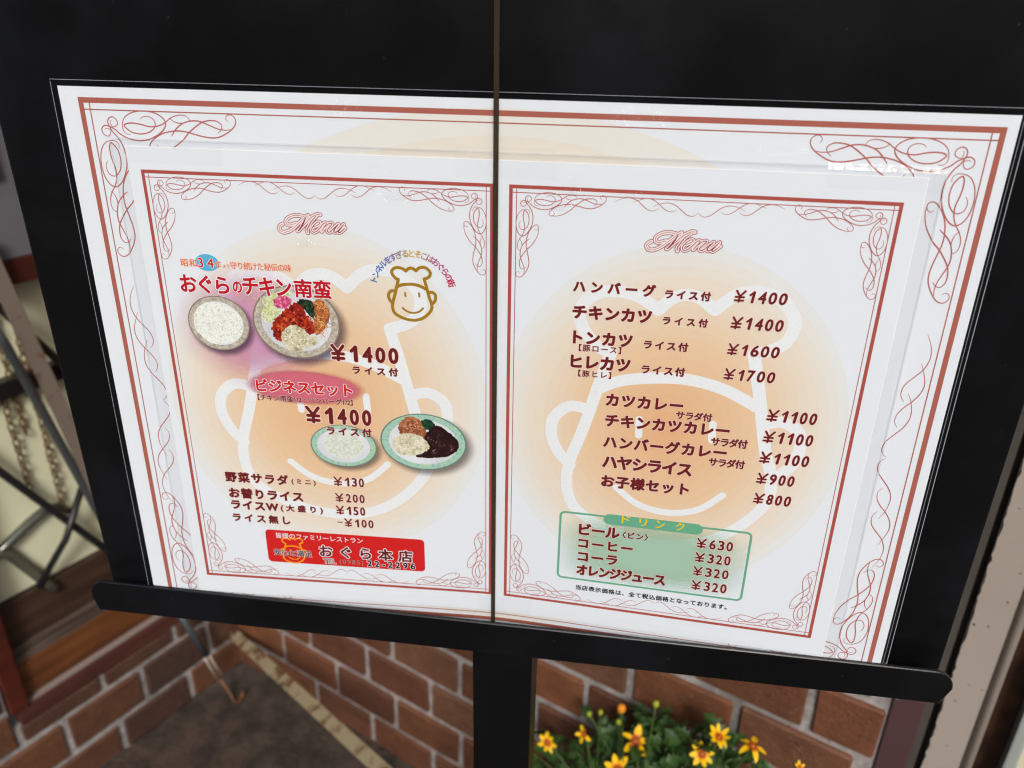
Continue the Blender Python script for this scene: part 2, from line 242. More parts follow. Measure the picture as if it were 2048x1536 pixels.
# ================================================================== materials
def m_concrete():
    x = N('stained_concrete'); a = x.noise(4.5, 8, .7); b = x.noise(22, 6, .65); c = x.noise(160, 3)
    base = x.ramp(a, [(.30, lin(38, 34, 31)), (.46, lin(72, 65, 58)), (.56, lin(78, 63, 55)), (.66, lin(62, 54, 48)), (.78, lin(108, 100, 92))])
    base = x.mix(x.ramp(b, [(.42, (0, 0, 0, 1)), (.62, (1, 1, 1, 1))]), base, lin(48, 42, 38))
    v = x.n('TexVoronoi', feature='DISTANCE_TO_EDGE'); v.inputs['Scale'].default_value = 1.7; v.inputs['Randomness'].default_value = 1
    wv = x.n('VectorMath', operation='ADD'); nn = x.n('TexNoise'); nn.inputs['Scale'].default_value = 9; x.l(x.pos(), nn.inputs['Vector'])
    sc_ = x.n('VectorMath', operation='SCALE'); sc_.inputs['Scale'].default_value = .18; x.l(nn.outputs['Color'], sc_.inputs[0]); x.l(x.pos(), wv.inputs[0]); x.l(sc_.outputs[0], wv.inputs[1]); x.l(wv.outputs[0], v.inputs['Vector'])
    base = x.mix(x.ramp(v.outputs['Distance'], [(.0, (.4, .4, .4, 1)), (.012, (0, 0, 0, 1))]), base, lin(98, 92, 88))
    x.col(base); x.set(.72, spec=.3); x.bump(x.math('ADD', c, b), .5, .006); return x.m
def m_brick(name, cols):
    x = N(name); oi = x.n('ObjectInfo'); base = x.ramp(oi.outputs['Random'], cols)
    a = x.noise(26, 5, .6); b = x.noise(260, 3); g = x.noise(7, 3)
    base = x.mix(x.ramp(a, [(.35, (0, 0, 0, 1)), (.7, (.55, .55, .55, 1))]), base, lin(74, 46, 36))
    base = x.mix(x.ramp(b, [(.62, (0, 0, 0, 1)), (.72, (.5, .5, .5, 1))]), base, lin(146, 118, 102))
    base = x.mix(x.ramp(g, [(.45, (0, 0, 0, 1)), (.75, (.35, .35, .35, 1))]), base, lin(50, 40, 36))
    pit = x.noise(95, 6, .75)
    base = x.mix(x.ramp(pit, [(.30, (.75, .75, .75, 1)), (.42, (0, 0, 0, 1))]), base, lin(40, 28, 24))
    base = x.mix(x.ramp(pit, [(.60, (0, 0, 0, 1)), (.74, (.5, .5, .5, 1))]), base, lin(150, 104, 80))
    x.col(base); x.set(.62, spec=.35); x.bump(x.math('ADD', x.math('ADD', b, a), pit), .7, .002); return x.m
def m_mortar():
    x = N('mortar'); a = x.noise(60, 4, .7); b = x.noise(9, 3); c = x.noise(500, 2)
    base = x.ramp(a, [(.3, lin(124, 120, 118)), (.6, lin(178, 172, 169)), (.8, lin(196, 190, 187))])
    base = x.mix(x.ramp(b, [(.5, (0, 0, 0, 1)), (.72, (.6, .6, .6, 1))]), base, lin(92, 88, 82))
    x.col(base); x.set(.85, spec=.2); x.bump(x.math('ADD', a, c), .6, .002); return x.m
def m_blackpaint():
    x = N('satin_black_paint'); a = x.noise(1400, 2); b = x.noise(5, 4, .7); sp = x.noise(330, 1)
    x.col(x.mix(x.ramp(sp, [(.775, (0, 0, 0, 1)), (.83, (.25, .25, .25, 1))]), lin(9, 9, 10), lin(120, 120, 120)))
    dn = x.noise(4.2, 5, .65); sc2 = x.b.inputs['Base Color'].links[0].from_socket
    x.col(x.mix(x.ramp(dn, [(.48, (0, 0, 0, 1)), (.70, (.5, .5, .5, 1))]), sc2, lin(34, 38, 44)))
    x.set(.3, spec=.35); x.l(x.ramp(b, [(.3, (.24, .24, .24, 1)), (.7, (.40, .40, .40, 1))]), x.b.inputs['Roughness']); x.bump(a, .12, .0004); return x.m
def m_wood(name, c1, c2, rough=.42, scale=1.0, ang=64.6):
    x = N(name); mp = x.n('Mapping'); mp.inputs['Rotation'].default_value = (0, 0, math.radians(-ang)); x.l(x.pos(), mp.inputs['Vector'])
    mp2 = x.n('Mapping'); mp2.inputs['Scale'].default_value = (4 * scale, 60 * scale, 60 * scale); x.l(mp.outputs[0], mp2.inputs['Vector'])
    a = x.noise(1.0, 6, .6, mp2.outputs[0]); b = x.noise(14, 3)
    x.col(x.mix(x.ramp(b, [(.4, (0, 0, 0, 1)), (.8, (.6, .6, .6, 1))]), x.ramp(a, [(.3, c1), (.7, c2)]), c1)); x.set(rough, spec=.4); x.bump(a, .15, .001); return x.m
def m_rusty(name, paint, lo=.52, hi=.6, rough=.5):
    x = N(name); a = x.noise(42, 6, .7); b = x.noise(200, 3)
    f = x.ramp(a, [(lo, (0, 0, 0, 1)), (hi, (1, 1, 1, 1))])
    rust = x.ramp(b, [(.35, lin(58, 34, 20)), (.65, lin(120, 78, 44))])
    x.col(x.mix(f, paint, rust)); x.set(rough, spec=.4); x.bump(x.math('ADD', a, b), .3, .001); return x.m
def m_chip(name, base1, base2, pit):
    x = N(name); a = x.noise(12, 4); b = x.noise(140, 2, .4); c = x.noise(700, 2)
    col = x.mix(a, base1, base2); col = x.mix(x.ramp(b, [(.735, (0, 0, 0, 1)), (.755, (.9, .9, .9, 1))]), col, pit)
    x.col(col); x.set(.45, spec=.4); x.bump(x.math('ADD', x.math('MULTIPLY', a, .6), x.math('MULTIPLY', c, .2)), .35, .003); return x.m
def m_paper(name, cx, cy, rx, ry, steps, inner, mid, outer, white):
    """white paper with a printed watermark of concentric tinted rings"""
    x = N(name); sep = x.n('SeparateXYZ'); x.l(x.pos(), sep.inputs[0]); fs = []
    for c in cx:
        dx = x.math('DIVIDE', x.math('SUBTRACT', x.math('MULTIPLY', sep.outputs['X'], 1000.), c), rx)
        dy = x.math('DIVIDE', x.math('SUBTRACT', x.math('MULTIPLY', x.math('SUBTRACT', sep.outputs['Z'], GH), 1000.), cy), ry)
        d = x.math('SQRT', x.math('ADD', x.math('MULTIPLY', dx, dx), x.math('MULTIPLY', dy, dy))); fs.append(d)
    d = fs[0]
    for q in fs[1:]: d = x.math('MINIMUM', d, q)
    d = x.math('DIVIDE', x.math('FLOOR', x.math('MULTIPLY', d, steps)), steps)
    base = x.ramp(d, [(0, inner), (.45, mid), (.8, outer), (.96, white), (1.0, WHITE)])
    nf = x.noise(300, 3); base = x.mix(x.math('MULTIPLY', nf, .05), base, lin(200, 200, 205), 'MULTIPLY')
    x.col(base); x.set(.55, spec=.25); return x.m
def m_film(name, wav, rough=.06, haze=.03, amp=1.0, creases=(), f0=.04):
    x = N(name); x.t.nodes.remove(x.b); tr = x.n('BsdfTransparent'); tr.inputs[0].default_value = (.985, .987, .99, 1) if f0 > .03 else (1, 1, 1, 1)
    gl = x.n('BsdfGlossy'); gl.inputs['Roughness'].default_value = rough
    df = x.n('BsdfDiffuse'); df.inputs[0].default_value = (.75, .77, .8, 1)
    n1 = x.noise(wav, 4, .55); n2 = x.noise(wav * 6, 3, .6); mus = x.noise(13, 2)
    hh = x.math('ADD', n1, x.math('MULTIPLY', x.math('MULTIPLY', n2, x.ramp(mus, [(.60, (0, 0, 0, 1)), (.70, (1, 1, 1, 1))])), 2.6))
    if creases:      # crumpled spots in the pouch: (x, y, rx, ry) in board mm
        sep = x.n('SeparateXYZ'); x.l(x.pos(), sep.inputs[0]); tot = None
        for cx, cy, rx, ry in creases:
            dx = x.math('DIVIDE', x.math('SUBTRACT', x.math('MULTIPLY', sep.outputs['X'], 1000.), cx), rx)
            dy = x.math('DIVIDE', x.math('SUBTRACT', x.math('MULTIPLY', x.math('SUBTRACT', sep.outputs['Z'], GH), 1000.), cy), ry)
            mk = x.math('MAXIMUM', x.math('SUBTRACT', 1., x.math('ADD', x.math('MULTIPLY', dx, dx), x.math('MULTIPLY', dy, dy))), 0.)
            tot = mk if tot is None else x.math('MAXIMUM', tot, mk)
        hh = x.math('ADD', hh, x.math('MULTIPLY', x.math('MULTIPLY', x.math('SUBTRACT', x.noise(210, 5, .65), .5), tot), 4.5))
    bp = x.n('Bump'); bp.inputs['Strength'].default_value = amp; bp.inputs['Distance'].default_value = .0012; x.l(hh, bp.inputs['Height'])
    x.l(bp.outputs[0], gl.inputs['Normal'])
    gi = x.n('NewGeometry'); dt = x.n('VectorMath', operation='DOT_PRODUCT'); x.l(gi.outputs['Incoming'], dt.inputs[0]); x.l(bp.outputs[0], dt.inputs[1])
    fr = x.math('ADD', f0, x.math('MULTIPLY', .9, x.math('POWER', x.math('SUBTRACT', 1., x.math('MINIMUM', x.math('ABSOLUTE', dt.outputs['Value']), 1.)), 5.)))
    s1 = x.n('MixShader'); s1.inputs[0].default_value = haze; x.l(tr.outputs[0], s1.inputs[1]); x.l(df.outputs[0], s1.inputs[2])
    s2 = x.n('MixShader'); x.l(fr, s2.inputs[0]); x.l(s1.outputs[0], s2.inputs[1]); x.l(gl.outputs[0], s2.inputs[2])
    x.l(s2.outputs[0], x.out.inputs[0]); return x.m
def m_fade(name, col, cx, cy, rx, ry, r0, r1, amax, square=False):
    """printed colour that fades out towards its edge (airbrushed print)"""
    x = N(name); sep = x.n('SeparateXYZ'); x.l(x.pos(), sep.inputs[0])
    dx = x.math('ABSOLUTE', x.math('DIVIDE', x.math('SUBTRACT', x.math('MULTIPLY', sep.outputs['X'], 1000.), cx), rx))
    dy = x.math('ABSOLUTE', x.math('DIVIDE', x.math('SUBTRACT', x.math('MULTIPLY', x.math('SUBTRACT', sep.outputs['Z'], GH), 1000.), cy), ry))
    p = 3.2 if square else 2.
    d = x.math('POWER', x.math('ADD', x.math('POWER', dx, p), x.math('POWER', dy, p)), 1 / p)
    d = x.math('DIVIDE', d, 1.2); r0 /= 1.2; r1 /= 1.2
    a = x.ramp(d, [(r0, (amax, amax, amax, 1)), (r1, (0, 0, 0, 1))], 'EASE')
    x.col(col); x.set(.6, spec=.2); x.l(a, x.b.inputs['Alpha']); return x.m
def m_food(name, stops, scale, detail=5, bump=.3, vor=False):
    x = N(name)
    if vor:
        v = x.n('TexVoronoi'); v.inputs['Scale'].default_value = scale; x.l(x.pos(), v.inputs['Vector']); f = x.math('ADD', x.math('MULTIPLY', v.outputs['Distance'], .7), x.math('MULTIPLY', x.noise(scale * .35, 4), .55))
    else: f = x.noise(scale, detail, .72)
    x.col(x.ramp(f, stops)); x.set(.6, spec=.2); return x.m

WHITE = lin(228, 234, 239)
M_DARK = ink('dark_red_ink', lin(108, 26, 28)); M_HALO = ink('pale_pink_ink', lin(238, 210, 200)); M_FR = ink('brick_red_ink', lin(170, 98, 84))
M_FL = ink('thin_red_ink', lin(182, 104, 98)); M_RED = ink('signal_red_ink', lin(204, 30, 34)); M_OR = ink('orange_ink', lin(226, 110, 44)); M_BLUE = ink('sky_blue_ink', lin(92, 178, 214))
M_WH = ink('white_ink', lin(232, 236, 240)); M_GOLD = ink('gold_ink', lin(160, 122, 28)); M_YEL = ink('yellow_ink', lin(238, 206, 20)); M_BLK = ink('black_ink', lin(18, 16, 18))
M_GRN = ink('green_ink', lin(104, 172, 140)); M_BOX = ink('banner_red_ink', lin(208, 34, 32)); M_TIT = ink('crimson_ink', lin(190, 18, 36)); M_GREY = ink('grey_ink', lin(150, 130, 125)); M_PINK = ink('pink_ink', lin(240, 198, 200)); M_MEN = ink('wine_ink', lin(138, 52, 62)); M_ORL = ink('banner_orange_ink', lin(246, 150, 20))
black = m_blackpaint()

# ================================================================== the setting
g = Mesh(); g.add([(-30, -40, 0), (30, -40, 0), (30, 20, 0), (-30, 20, 0)], [(0, 1, 2, 3)])
tag(g.build('ground', m_concrete()), kind='structure')
xr = N('dark_asphalt'); an = xr.noise(220, 4, .7); xr.col(xr.ramp(an, [(.35, lin(46, 46, 48)), (.7, lin(78, 78, 80))])); xr.set(.85, spec=.3); xr.bump(an, .5, .004)
g = Mesh(); g.add([(-30, -6.5, .004), (30, -6.5, .004), (30, -.75, .004), (-30, -.75, .004)], [(0, 1, 2, 3)]); tag(g.build('added_dark_road', xr.m), kind='structure')  # unseen asphalt sheet, added to dim panel reflections and ground bounce
ob_ = thing('added_dark_building', (0, -9.5, 0), 'added dark brown building with windows, unseen behind the viewer, for dark reflections', 'building')  # unseen block added so the black panel and film mirror something dark
q = Mesh(); q.box(lambda x, y, z: (x, y, z), (-14, -12, 0), (14, -9.5, 5.2)); q.build('wall', plain('dark_brown_render', lin(70, 60, 54), .8), ob_)
for k in range(7):
    for zb in (.7, 3.1):
        q = Mesh(); q.box(lambda x, y, z: (x, y, z), (-12.6 + 3.7 * k, -9.52, zb), (-10.4 + 3.7 * k, -9.44, zb + 1.5), bev=.02); wf = q.build('window', plain('grey_window_frame', lin(120, 120, 120), .5), ob_)
        q = Mesh(); q.box(lambda x, y, z: (x, y, z), (-12.5 + 3.7 * k, -9.439, zb + .08), (-10.5 + 3.7 * k, -9.43, zb + 1.42)); q.build('pane', plain('dark_window_glass', lin(24, 28, 32), .08), wf)
P0 = Vector((-.55491, .64765, 0)); a_ = math.radians(25.4); dR = Vector((math.cos(a_), -math.sin(a_), 0)); dL = Vector((-math.sin(a_), -math.cos(a_), 0))
def FR(u, h, o): return tuple(P0 + dR * (u / 1000) + dL * (o / 1000) + Vector((0, 0, h / 1000)))
def FLw(u, h, o): return tuple(P0 + dL * (u / 1000) + dR * (o / 1000) + Vector((0, 0, h / 1000)))
RA, LA = -a_, math.radians(90) - a_
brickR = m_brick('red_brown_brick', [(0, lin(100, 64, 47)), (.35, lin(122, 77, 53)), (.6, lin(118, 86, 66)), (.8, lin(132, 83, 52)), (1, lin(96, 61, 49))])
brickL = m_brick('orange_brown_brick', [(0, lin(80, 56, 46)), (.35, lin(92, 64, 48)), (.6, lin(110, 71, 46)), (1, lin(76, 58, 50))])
mort = m_mortar(); _bm = {}
def brick_mesh(wd, ht, mat, var):
    k = (round(wd), round(ht), mat.name, var)
    if k in _bm: return _bm[k]
    bm = bmesh.new(); bmesh.ops.create_cube(bm, size=1); rr = random.Random(var * 13 + round(wd))
    for v in bm.verts: v.co = Vector((v.co.x * wd / 1000, v.co.y * .014, v.co.z * ht / 1000)) + Vector((rr.uniform(-.0018, .0018), rr.uniform(-.0009, .0009), rr.uniform(-.0016, .0016)))
    bmesh.ops.bevel(bm, geom=list(bm.edges), offset=.0022, segments=1, affect='EDGES')
    me = bpy.data.meshes.new('brick'); bm.to_mesh(me); bm.free(); me.materials.append(mat); _bm[k] = me; return me
def lay(wall, left, u0, u1, h0, h1, mat, name='brick'):
    wd, ht = u1 - u0, h1 - h0
    if wd < 12 or ht < 10: return
    o = bpy.data.objects.new(name, brick_mesh(round(wd / 2) * 2, round(ht / 2) * 2, mat, random.randint(0, 5))); C.objects.link(o)
    f = FLw if left else FR; o.parent = wall
    o.location = Vector(f((u0 + u1) / 2, (h0 + h1) / 2, -1.5 + random.uniform(-.8, .8))) - wall.location; o.rotation_euler = (0, 0, LA if left else RA)
MJ = 60 + 70.0     # height of a joint line above the floor (48+12), plus one course
wr = thing('brick_wall', FR(0, 0, 0), 'long reddish brown brick wall behind the stand post and the yellow flowers', 'brick wall', 'brick walls of the entrance corner')
s_ = Mesh(); s_.box(FR, (-40, -60, -60), (986, 1340, 0)); s_.build('mortar', mort, wr)
for k in range(0, 19):
    h0 = 60 + 70 * (k - 1) + 5; h1 = h0 + 60
    if k == 0: h0, h1 = 2, 55
    u = (313 if k % 2 == 0 else 366) - 121.5 * 4
    while u < 984:
        a0, a1 = max(u + 5, 3), min(u + 116.5, 984)
        if a1 - a0 > 14: lay(wr, False, a0, a1, h0, h1, brickR)
        u += 121.5
purple = m_chip('purple_brown_paint', lin(92, 66, 66), lin(78, 56, 58), lin(160, 150, 145))
q = Mesh(); q.box(FR, (987.5, 0, -40), (1013, 1340, 3), bev=1.5); q.build('end_strip', purple, wr)
q = Mesh(); q.box(FR, (1013.2, 0, -40), (1019, 1340, -1)); q.build('edge_mortar', m_chip('weathered_mortar', lin(92, 88, 84), lin(70, 66, 62), lin(30, 28, 26)), wr)
q = Mesh(); q.box(FR, (-40, 1341, -60), (1019, 2500, -4)); q.build('plaster', m_chip('grey_plaster', lin(120, 120, 124), lin(104, 104, 108), lin(80, 80, 84)), wr)
wl = thing('brick_wall', FLw(0, 0, 0), 'low dark brown brick wall under the wooden window on the left', 'brick wall', 'brick walls of the entrance corner')
WU = 342.; s_ = Mesh(); s_.box(FLw, (0, -60, -60), (WU + 20, 166, 0)); s_.box(FLw, (WU + 20.5, -60, -60), (1500, 2500, 0)); s_.build('mortar', mort, wl)
for k in range(0, 19):
    h0 = 60 + 70 * (k - 1) + 5; h1 = h0 + 60
    if k == 0: h0, h1 = 2, 55
    u = {0: 106, 1: 180, 2: 115}.get(k, 106 if k % 2 == 0 else 180) - 122 * 2
    top = 163 if k == 2 else h1
    while u < 1480:
        a0, a1 = max(u + 5, 3), u + 117
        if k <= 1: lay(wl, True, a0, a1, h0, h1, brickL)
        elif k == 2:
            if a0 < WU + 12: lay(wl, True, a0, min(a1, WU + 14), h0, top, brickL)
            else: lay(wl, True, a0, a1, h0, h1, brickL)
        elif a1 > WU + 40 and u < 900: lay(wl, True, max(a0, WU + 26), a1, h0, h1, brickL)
        u += 122
plas = m_chip('grey_plaster_wall', lin(112, 112, 118), lin(96, 96, 102), lin(80, 80, 84))
q = Mesh(); q.box(FLw, (0, 790, -60), (WU + 20, 2500, 4)); q.build('plaster', plas, wl)
q = Mesh(); q.box(FLw, (206, 884, 4.2), (330, 2500, 12), bev=1); q.build('downpipe_cover', plain('pale_grey_paint', lin(150, 150, 150)), wl)

cn = thing('added_shade_canopy', (0, 1.2, 2.3), 'added flat grey canopy slab, unseen above the view, shading the brick corner', 'canopy')  # unseen slab added to keep sky light off the brick corner
q = Mesh(); q.box(lambda x, y, z: (x, y, z), (-3.2, -.55, 2.3), (2.6, 3.0, 2.5)); q.build('shade_slab', plain('shade_slab_grey', lin(96, 92, 86), .8), cn)
# steel door frame to the right
beige = m_chip('beige_gloss_paint', lin(176, 165, 154), lin(166, 156, 146), lin(46, 38, 32))
t = thing('door_frame', FR(1030, 0, 0), 'beige painted steel door frame with chipped paint at the right edge', 'door frame')
q = Mesh(); q.box(FR, (1018.8, 0, -40), (1024.5, 2300, -9)); q.build('dark_gap', plain('grimy_sealant', lin(44, 38, 32), .8), t)
def jag_edge():
    """face strip whose left paint edge is uneven"""
    m = Mesh(); vs = []; n = 420
    for i in range(n + 1):
        h = i * 2300 / n; u = 1025 + random.uniform(-.9, .9)
        vs += [FR(u, h, 2), FR(1051.5, h, 2), FR(1052.6, h, .5), FR(u + .4, h, -8)]
    fs = []
    for i in range(n):
        k = 4 * i
        for a, b in ((0, 1), (1, 2), (3, 0)): fs.append((k + a, k + b, k + 4 + b, k + 4 + a))
    m.add(vs, fs); return m
jag_edge().build('face', beige, t)
q = Mesh(); q.tube([FR(1057, 0, 1), FR(1057, 2300, 1)], .0042, 16); q.build('bead', beige, t, smooth=True)
q = Mesh(); q.box(FR, (1052.7, 0, -30), (1061.5, 2300, -2)); q.build('groove', plain('dark_groove_paint', lin(50, 42, 36), .6), t)
q = Mesh(); q.box(FR, (1062, 0, -60), (1082, 2300, -26)); q.build('recess', m_wood('dark_brown_wood', lin(50, 32, 22), lin(88, 60, 42)), t)
q = Mesh(); q.box(FR, (1082.5, 0, -60), (1092, 2300, -4), bev=2); q.build('stop_moulding', m_chip('grey_white_paint', lin(170, 176, 170), lin(150, 156, 150), lin(80, 80, 70)), t)
q = Mesh(); q.box(FR, (1092.5, 0, -60), (1700, 2300, -14)); q.build('door_panel', plain('cream_paint', lin(214, 205, 178), .5), t)
q = Mesh()
for (u, h, w_, l_) in ((1046.5, 706, 3.2, .8), (1047, 701, 1.2, .7), (1047, 694, 1.0, 2.4), (1048.4, 693, 1.8, .7), (1049, 690, 1.4, .9), (1046, 690, .8, 1.2), (1046.5, 664, 1.6, .8), (1050, 668, .8, 1.5)):
    q.box(FR, (u - w_ / 2, h - l_ / 2, 2.03), (u + w_ / 2, h + l_ / 2, 2.12))
q.build('paint_chips', plain('bare_black_spots', lin(24, 20, 18), .8), t)

# ------------------------------------------------------------------ wooden window on the left wall
wd_or = m_wood('varnished_orange_wood', lin(80, 46, 24), lin(126, 78, 44)); wd_dk = m_wood('dark_weathered_wood', lin(44, 30, 22), lin(84, 60, 46), .55); wd_rd = m_wood('dark_red_wood', lin(62, 26, 18), lin(92, 40, 28)); wd_pu = m_wood('red_brown_sill_paint', lin(62, 34, 28), lin(92, 54, 44), .5)
t = thing('window', FLw(180, 166, 0), 'wooden framed window with frosted cream panes on the left wall', 'window')
def part(name, boxes, mat, bev=0, par=None):
    m = Mesh()
    for a, b in boxes: m.box(FLw, a, b, bev=bev)
    return m.build(name, mat, par or t)
part('sill', [((3, 166, -10), (WU + 10, 192, 7))], wd_pu, 2)
part('bottom_rail', [((3, 196, -40), (WU - 6, 250, -6))], wd_or, 2)
part('lower_groove', [((3, 192.3, -40), (WU - 2, 195.6, 2))], plain('grey_wood_filler', lin(140, 126, 120), .7))
part('ledge_strip', [((3, 250.4, -44), (WU - 6, 262, -9)), ((3, 262.4, -44), (WU - 6, 273, -13))], m_wood('greyed_wood', lin(70, 58, 50), lin(118, 100, 90), .6), 1.5)
part('inner_rail', [((3, 273.4, -46), (WU - 6, 341, -18))], wd_dk, 2)
part('jamb', [((WU - 5, 192.5, -46), (WU + 18, 789, 9))], wd_rd, 2)
part('jamb', [((0, 192.5, -46), (2.6, 789, 0))], wd_rd)
part('top_rail', [((3, 759, -46), (WU - 6, 789, 5))], wd_rd, 2)
dk_al = plain('dark_bronze_metal', lin(48, 44, 42), .35, metal=.6)
part('middle_rail', [((3, 618, -34), (WU - 6, 640, -12))], dk_al, 2)
xg = N('frosted_cream_glass'); na = xg.noise(5, 4); nb = xg.noise(90, 3)
xg.col(xg.mix(na, lin(218, 218, 182), lin(234, 234, 204))); xg.set(.35, spec=.5); xg.bump(nb, .15, .001)
part('pane', [((3, 342, -34), (WU - 6, 617.5, -28))], xg.m); part('pane', [((3, 640.5, -34), (WU - 6, 758.5, -28))], xg.m)
# items in front of the window
def pl(name, pts, r, mat, label, cat, n=12, frame=FLw, group=None, flat=None):
    w_ = [Vector(frame(*p)) for p in pts]; m = Mesh()
    m.tube(w_, r / 1000, n); o = m.build(name, mat, None, True, origin=min(w_, key=lambda v: v.z)); return tag(o, label, cat, group)
steel = plain('grey_painted_steel', lin(92, 96, 100), .35, metal=.5); dsteel = plain('dark_steel', lin(50, 50, 52), .38, metal=.5)
def flatbar(name, p, q, wid, th, mat, label, cat, holes=0, extra=None, side=None):
    p, q = Vector(p), Vector(q); d = (q - p).normalized(); camp = Vector((.0535, -.365, 1.067))
    nrm = side or (camp - (p + q) / 2).normalized(); s1 = d.cross(nrm).normalized(); n2 = s1.cross(d).normalized(); L = (q - p).length
    fr = lambda x, y, z: tuple(p + d * x + s1 * y + n2 * z)
    m = Mesh(); m.box(fr, (0, -wid / 2, -th / 2), (L, wid / 2, th / 2), bev=th * .35)
    for k in range(holes): m.tube([fr(.012 + .018 * k, 0, th / 2), fr(.012 + .018 * k, 0, th / 2 + .002)], .0022, 10)
    if extra: extra(m)
    low = p if p.z < q.z else q
    return tag(m.build(name, mat, None, origin=low), label, cat)
pl('support_rod', [(262, 722, 34), (252, 700, 24), (199, 472, 12), (150, 262, -4)], 5.6, steel, 'thick grey steel rod slanting across the window, nearest the black panel', 'metal rod')
pl('brace_rod', [(199, 468, 4), (235, 405, 3), (277, 345, -14)], 4.6, dsteel, 'short dark rod running down to the window rail from the thick grey rod', 'metal rod')
pl('brace_rod', [(320, 605, -6), (286, 536, -4), (203, 388, -4), (150, 295, -8)], 5.2, dsteel, 'long dark rod crossing the lower window pane diagonally', 'metal rod')
pl('brace_rod', [(262, 775, 2), (239, 737, 2), (200, 672, 2), (170, 622, -6)], 5.2, dsteel, 'dark rod slanting across the upper window pane above the brown strap', 'metal rod')
flatbar('metal_strap', FLw(246, 828, 20), FLw(175, 392, 20), .019, .003, m_rusty('brown_flaking_paint', lin(112, 100, 90), .58, .72), 'flat brown metal strap slanting in front of the window', 'metal strap')
pl('bent_tube', [(330, 405, -20), (292, 424, -22), (262, 438, -22), (240, 446, -22), (222, 440, -22), (212, 428, -22)], 6.5, plain('shiny_grey_tube', lin(120, 122, 112), .22, metal=.7), 'bent shiny grey tube resting against the lower window pane', 'metal tube')
pl('bent_tube', [(318, 424, -21), (296, 410, -22), (270, 355, -22), (258, 330, -12)], 7.5, plain('dull_grey_tube', lin(96, 94, 80), .5, metal=.3), 'dull grey tube sloping down to the window rail', 'metal tube')
brass = m_rusty('tarnished_brass', lin(104, 84, 46), .42, .62, .5)
def torus_mesh():
    vs = []; fs = []; a, b, r, n, m = 6.2, 3.7, 1.15, 14, 6
    for i in range(n):
        th = 2 * math.pi * i / n; c = Vector((b * math.cos(th), 0, a * math.sin(th) * 1.15)); nn = Vector((math.cos(th), 0, math.sin(th)))
        for j in range(m):
            ph = 2 * math.pi * j / m; vs.append(tuple((c + nn * r * math.cos(ph) + Vector((0, 1, 0)) * r * math.sin(ph)) / 1000))
    for i in range(n):
        for j in range(m): fs.append((i * m + j, i * m + (j + 1) % m, ((i + 1) % n) * m + (j + 1) % m, ((i + 1) % n) * m + j))
    me = bpy.data.meshes.new('link'); me.from_pydata(vs, [], fs); me.polygons.foreach_set('use_smooth', [True] * len(fs)); me.materials.append(brass); return me
TM = torus_mesh()
def chain(u, h1, h0, o, label):
    c = thing('chain', FLw(u, h0, o), label, 'chain', 'brass chains hanging at the window')
    n = int((h1 - h0) / 11.2)
    for i in range(n):
        l = bpy.data.objects.new('link', TM); C.objects.link(l); l.parent = c; l.location = (random.uniform(-.0006, .0006), random.uniform(-.0006, .0006), (h0 + 11.2 * i + 6) / 1000 - h0 / 1000)
        l.rotation_euler = (random.uniform(-.1, .1), random.uniform(-.12, .12), (LA + (.35 if i % 2 else 1.75)) + random.uniform(-.2, .2))
chain(217, 758, 440, -20, 'brass chain hanging nearest the black panel edge in front of the window'); chain(252, 617, 470, -20, 'shorter brass chain at the far left edge below the middle window rail')
chain(238, 758, 560, -22, 'brass chain behind the brown strap in the upper window pane')

# hook rod and painted flat bar by the corner
t = thing('hook_rod', FLw(12, 2, 62), 'rusty hooked rod leaning in the brick corner with its hook on the floor', 'hook rod')
hp = [Vector(FLw(*p)) for p in [(122, 222, 35), (96, 112, 48)]]
m = Mesh(); m.tube(hp, .0058, 12); m.build('grey_sleeve', steel, t, True)
fw = Vector(FLw(96, 112, 48)); A1 = Vector(FLw(84, 56, 55)); A2 = Vector(FLw(72, 6, 61))
for sgn in (-1, 1):
    m = Mesh(); off = dL * .004 * sgn; m.tube([fw + off, A1 + off], .0018, 8); m.build('wire', plain('pale_wire', lin(190, 180, 168), .35, metal=.4), t, True)
m = Mesh(); e = A2; m.tube([A1, e, e + Vector((.004, -.004, -.003)), e + Vector((.014, -.006, -.001)), e + Vector((.020, -.002, .010)), e + Vector((.020, .002, .018))], .0026, 10); m.build('hook', m_rusty('rust', lin(120, 72, 34), .3, .5), t, True)
s0 = Vector((-.5442, .6183, .0843)); s1 = Vector((-.1782, .2702, .2502)); dd = (s1 - s0).normalized()
t = thing('floor_brace', (s0.x, s0.y, 0), 'rusty cream painted flat bar rising from the brick corner towards the viewer', 'metal bar')
cream_r = m_rusty('chipped_cream_paint', lin(158, 146, 118), .5, .62)
end = s1 + dd * .22; camp = Vector((.0535, -.365, 1.067)); nrm = (camp - s0).normalized(); sd1 = dd.cross(nrm).normalized(); n2 = sd1.cross(dd).normalized(); L = (end - s0).length
m = Mesh(); m.box(lambda x, y, z: tuple(s0 + dd * x + sd1 * y + n2 * z), (0, -.0088, -.0016), (L, .0088, .0016), bev=.0006); m.build('flat_bar', cream_r, t)
m = Mesh(); m.box(lambda x, y, z: tuple(s0 + dd * x + sd1 * y + n2 * z), (-.03, -.010, -.0052), (.012, .010, -.002), bev=.0006); m.build('corner_plate', m_rusty('brown_rust', lin(96, 62, 44), .4, .6), t)
for a, b in ((-.003, .004), (.006, -.005), (-.02, .002)):
    m = Mesh(); c0 = s0 + dd * a + sd1 * b; m.tube([c0 - n2 * .003, c0 + n2 * .0032], .0022, 10); m.build('rivet', plain('bare_steel', lin(200, 198, 190), .3, metal=.8), t)
m = Mesh(); m.tube([end, Vector((end.x, end.y, 0.001))], .007, 10); m.build('leg', cream_r, t, True)

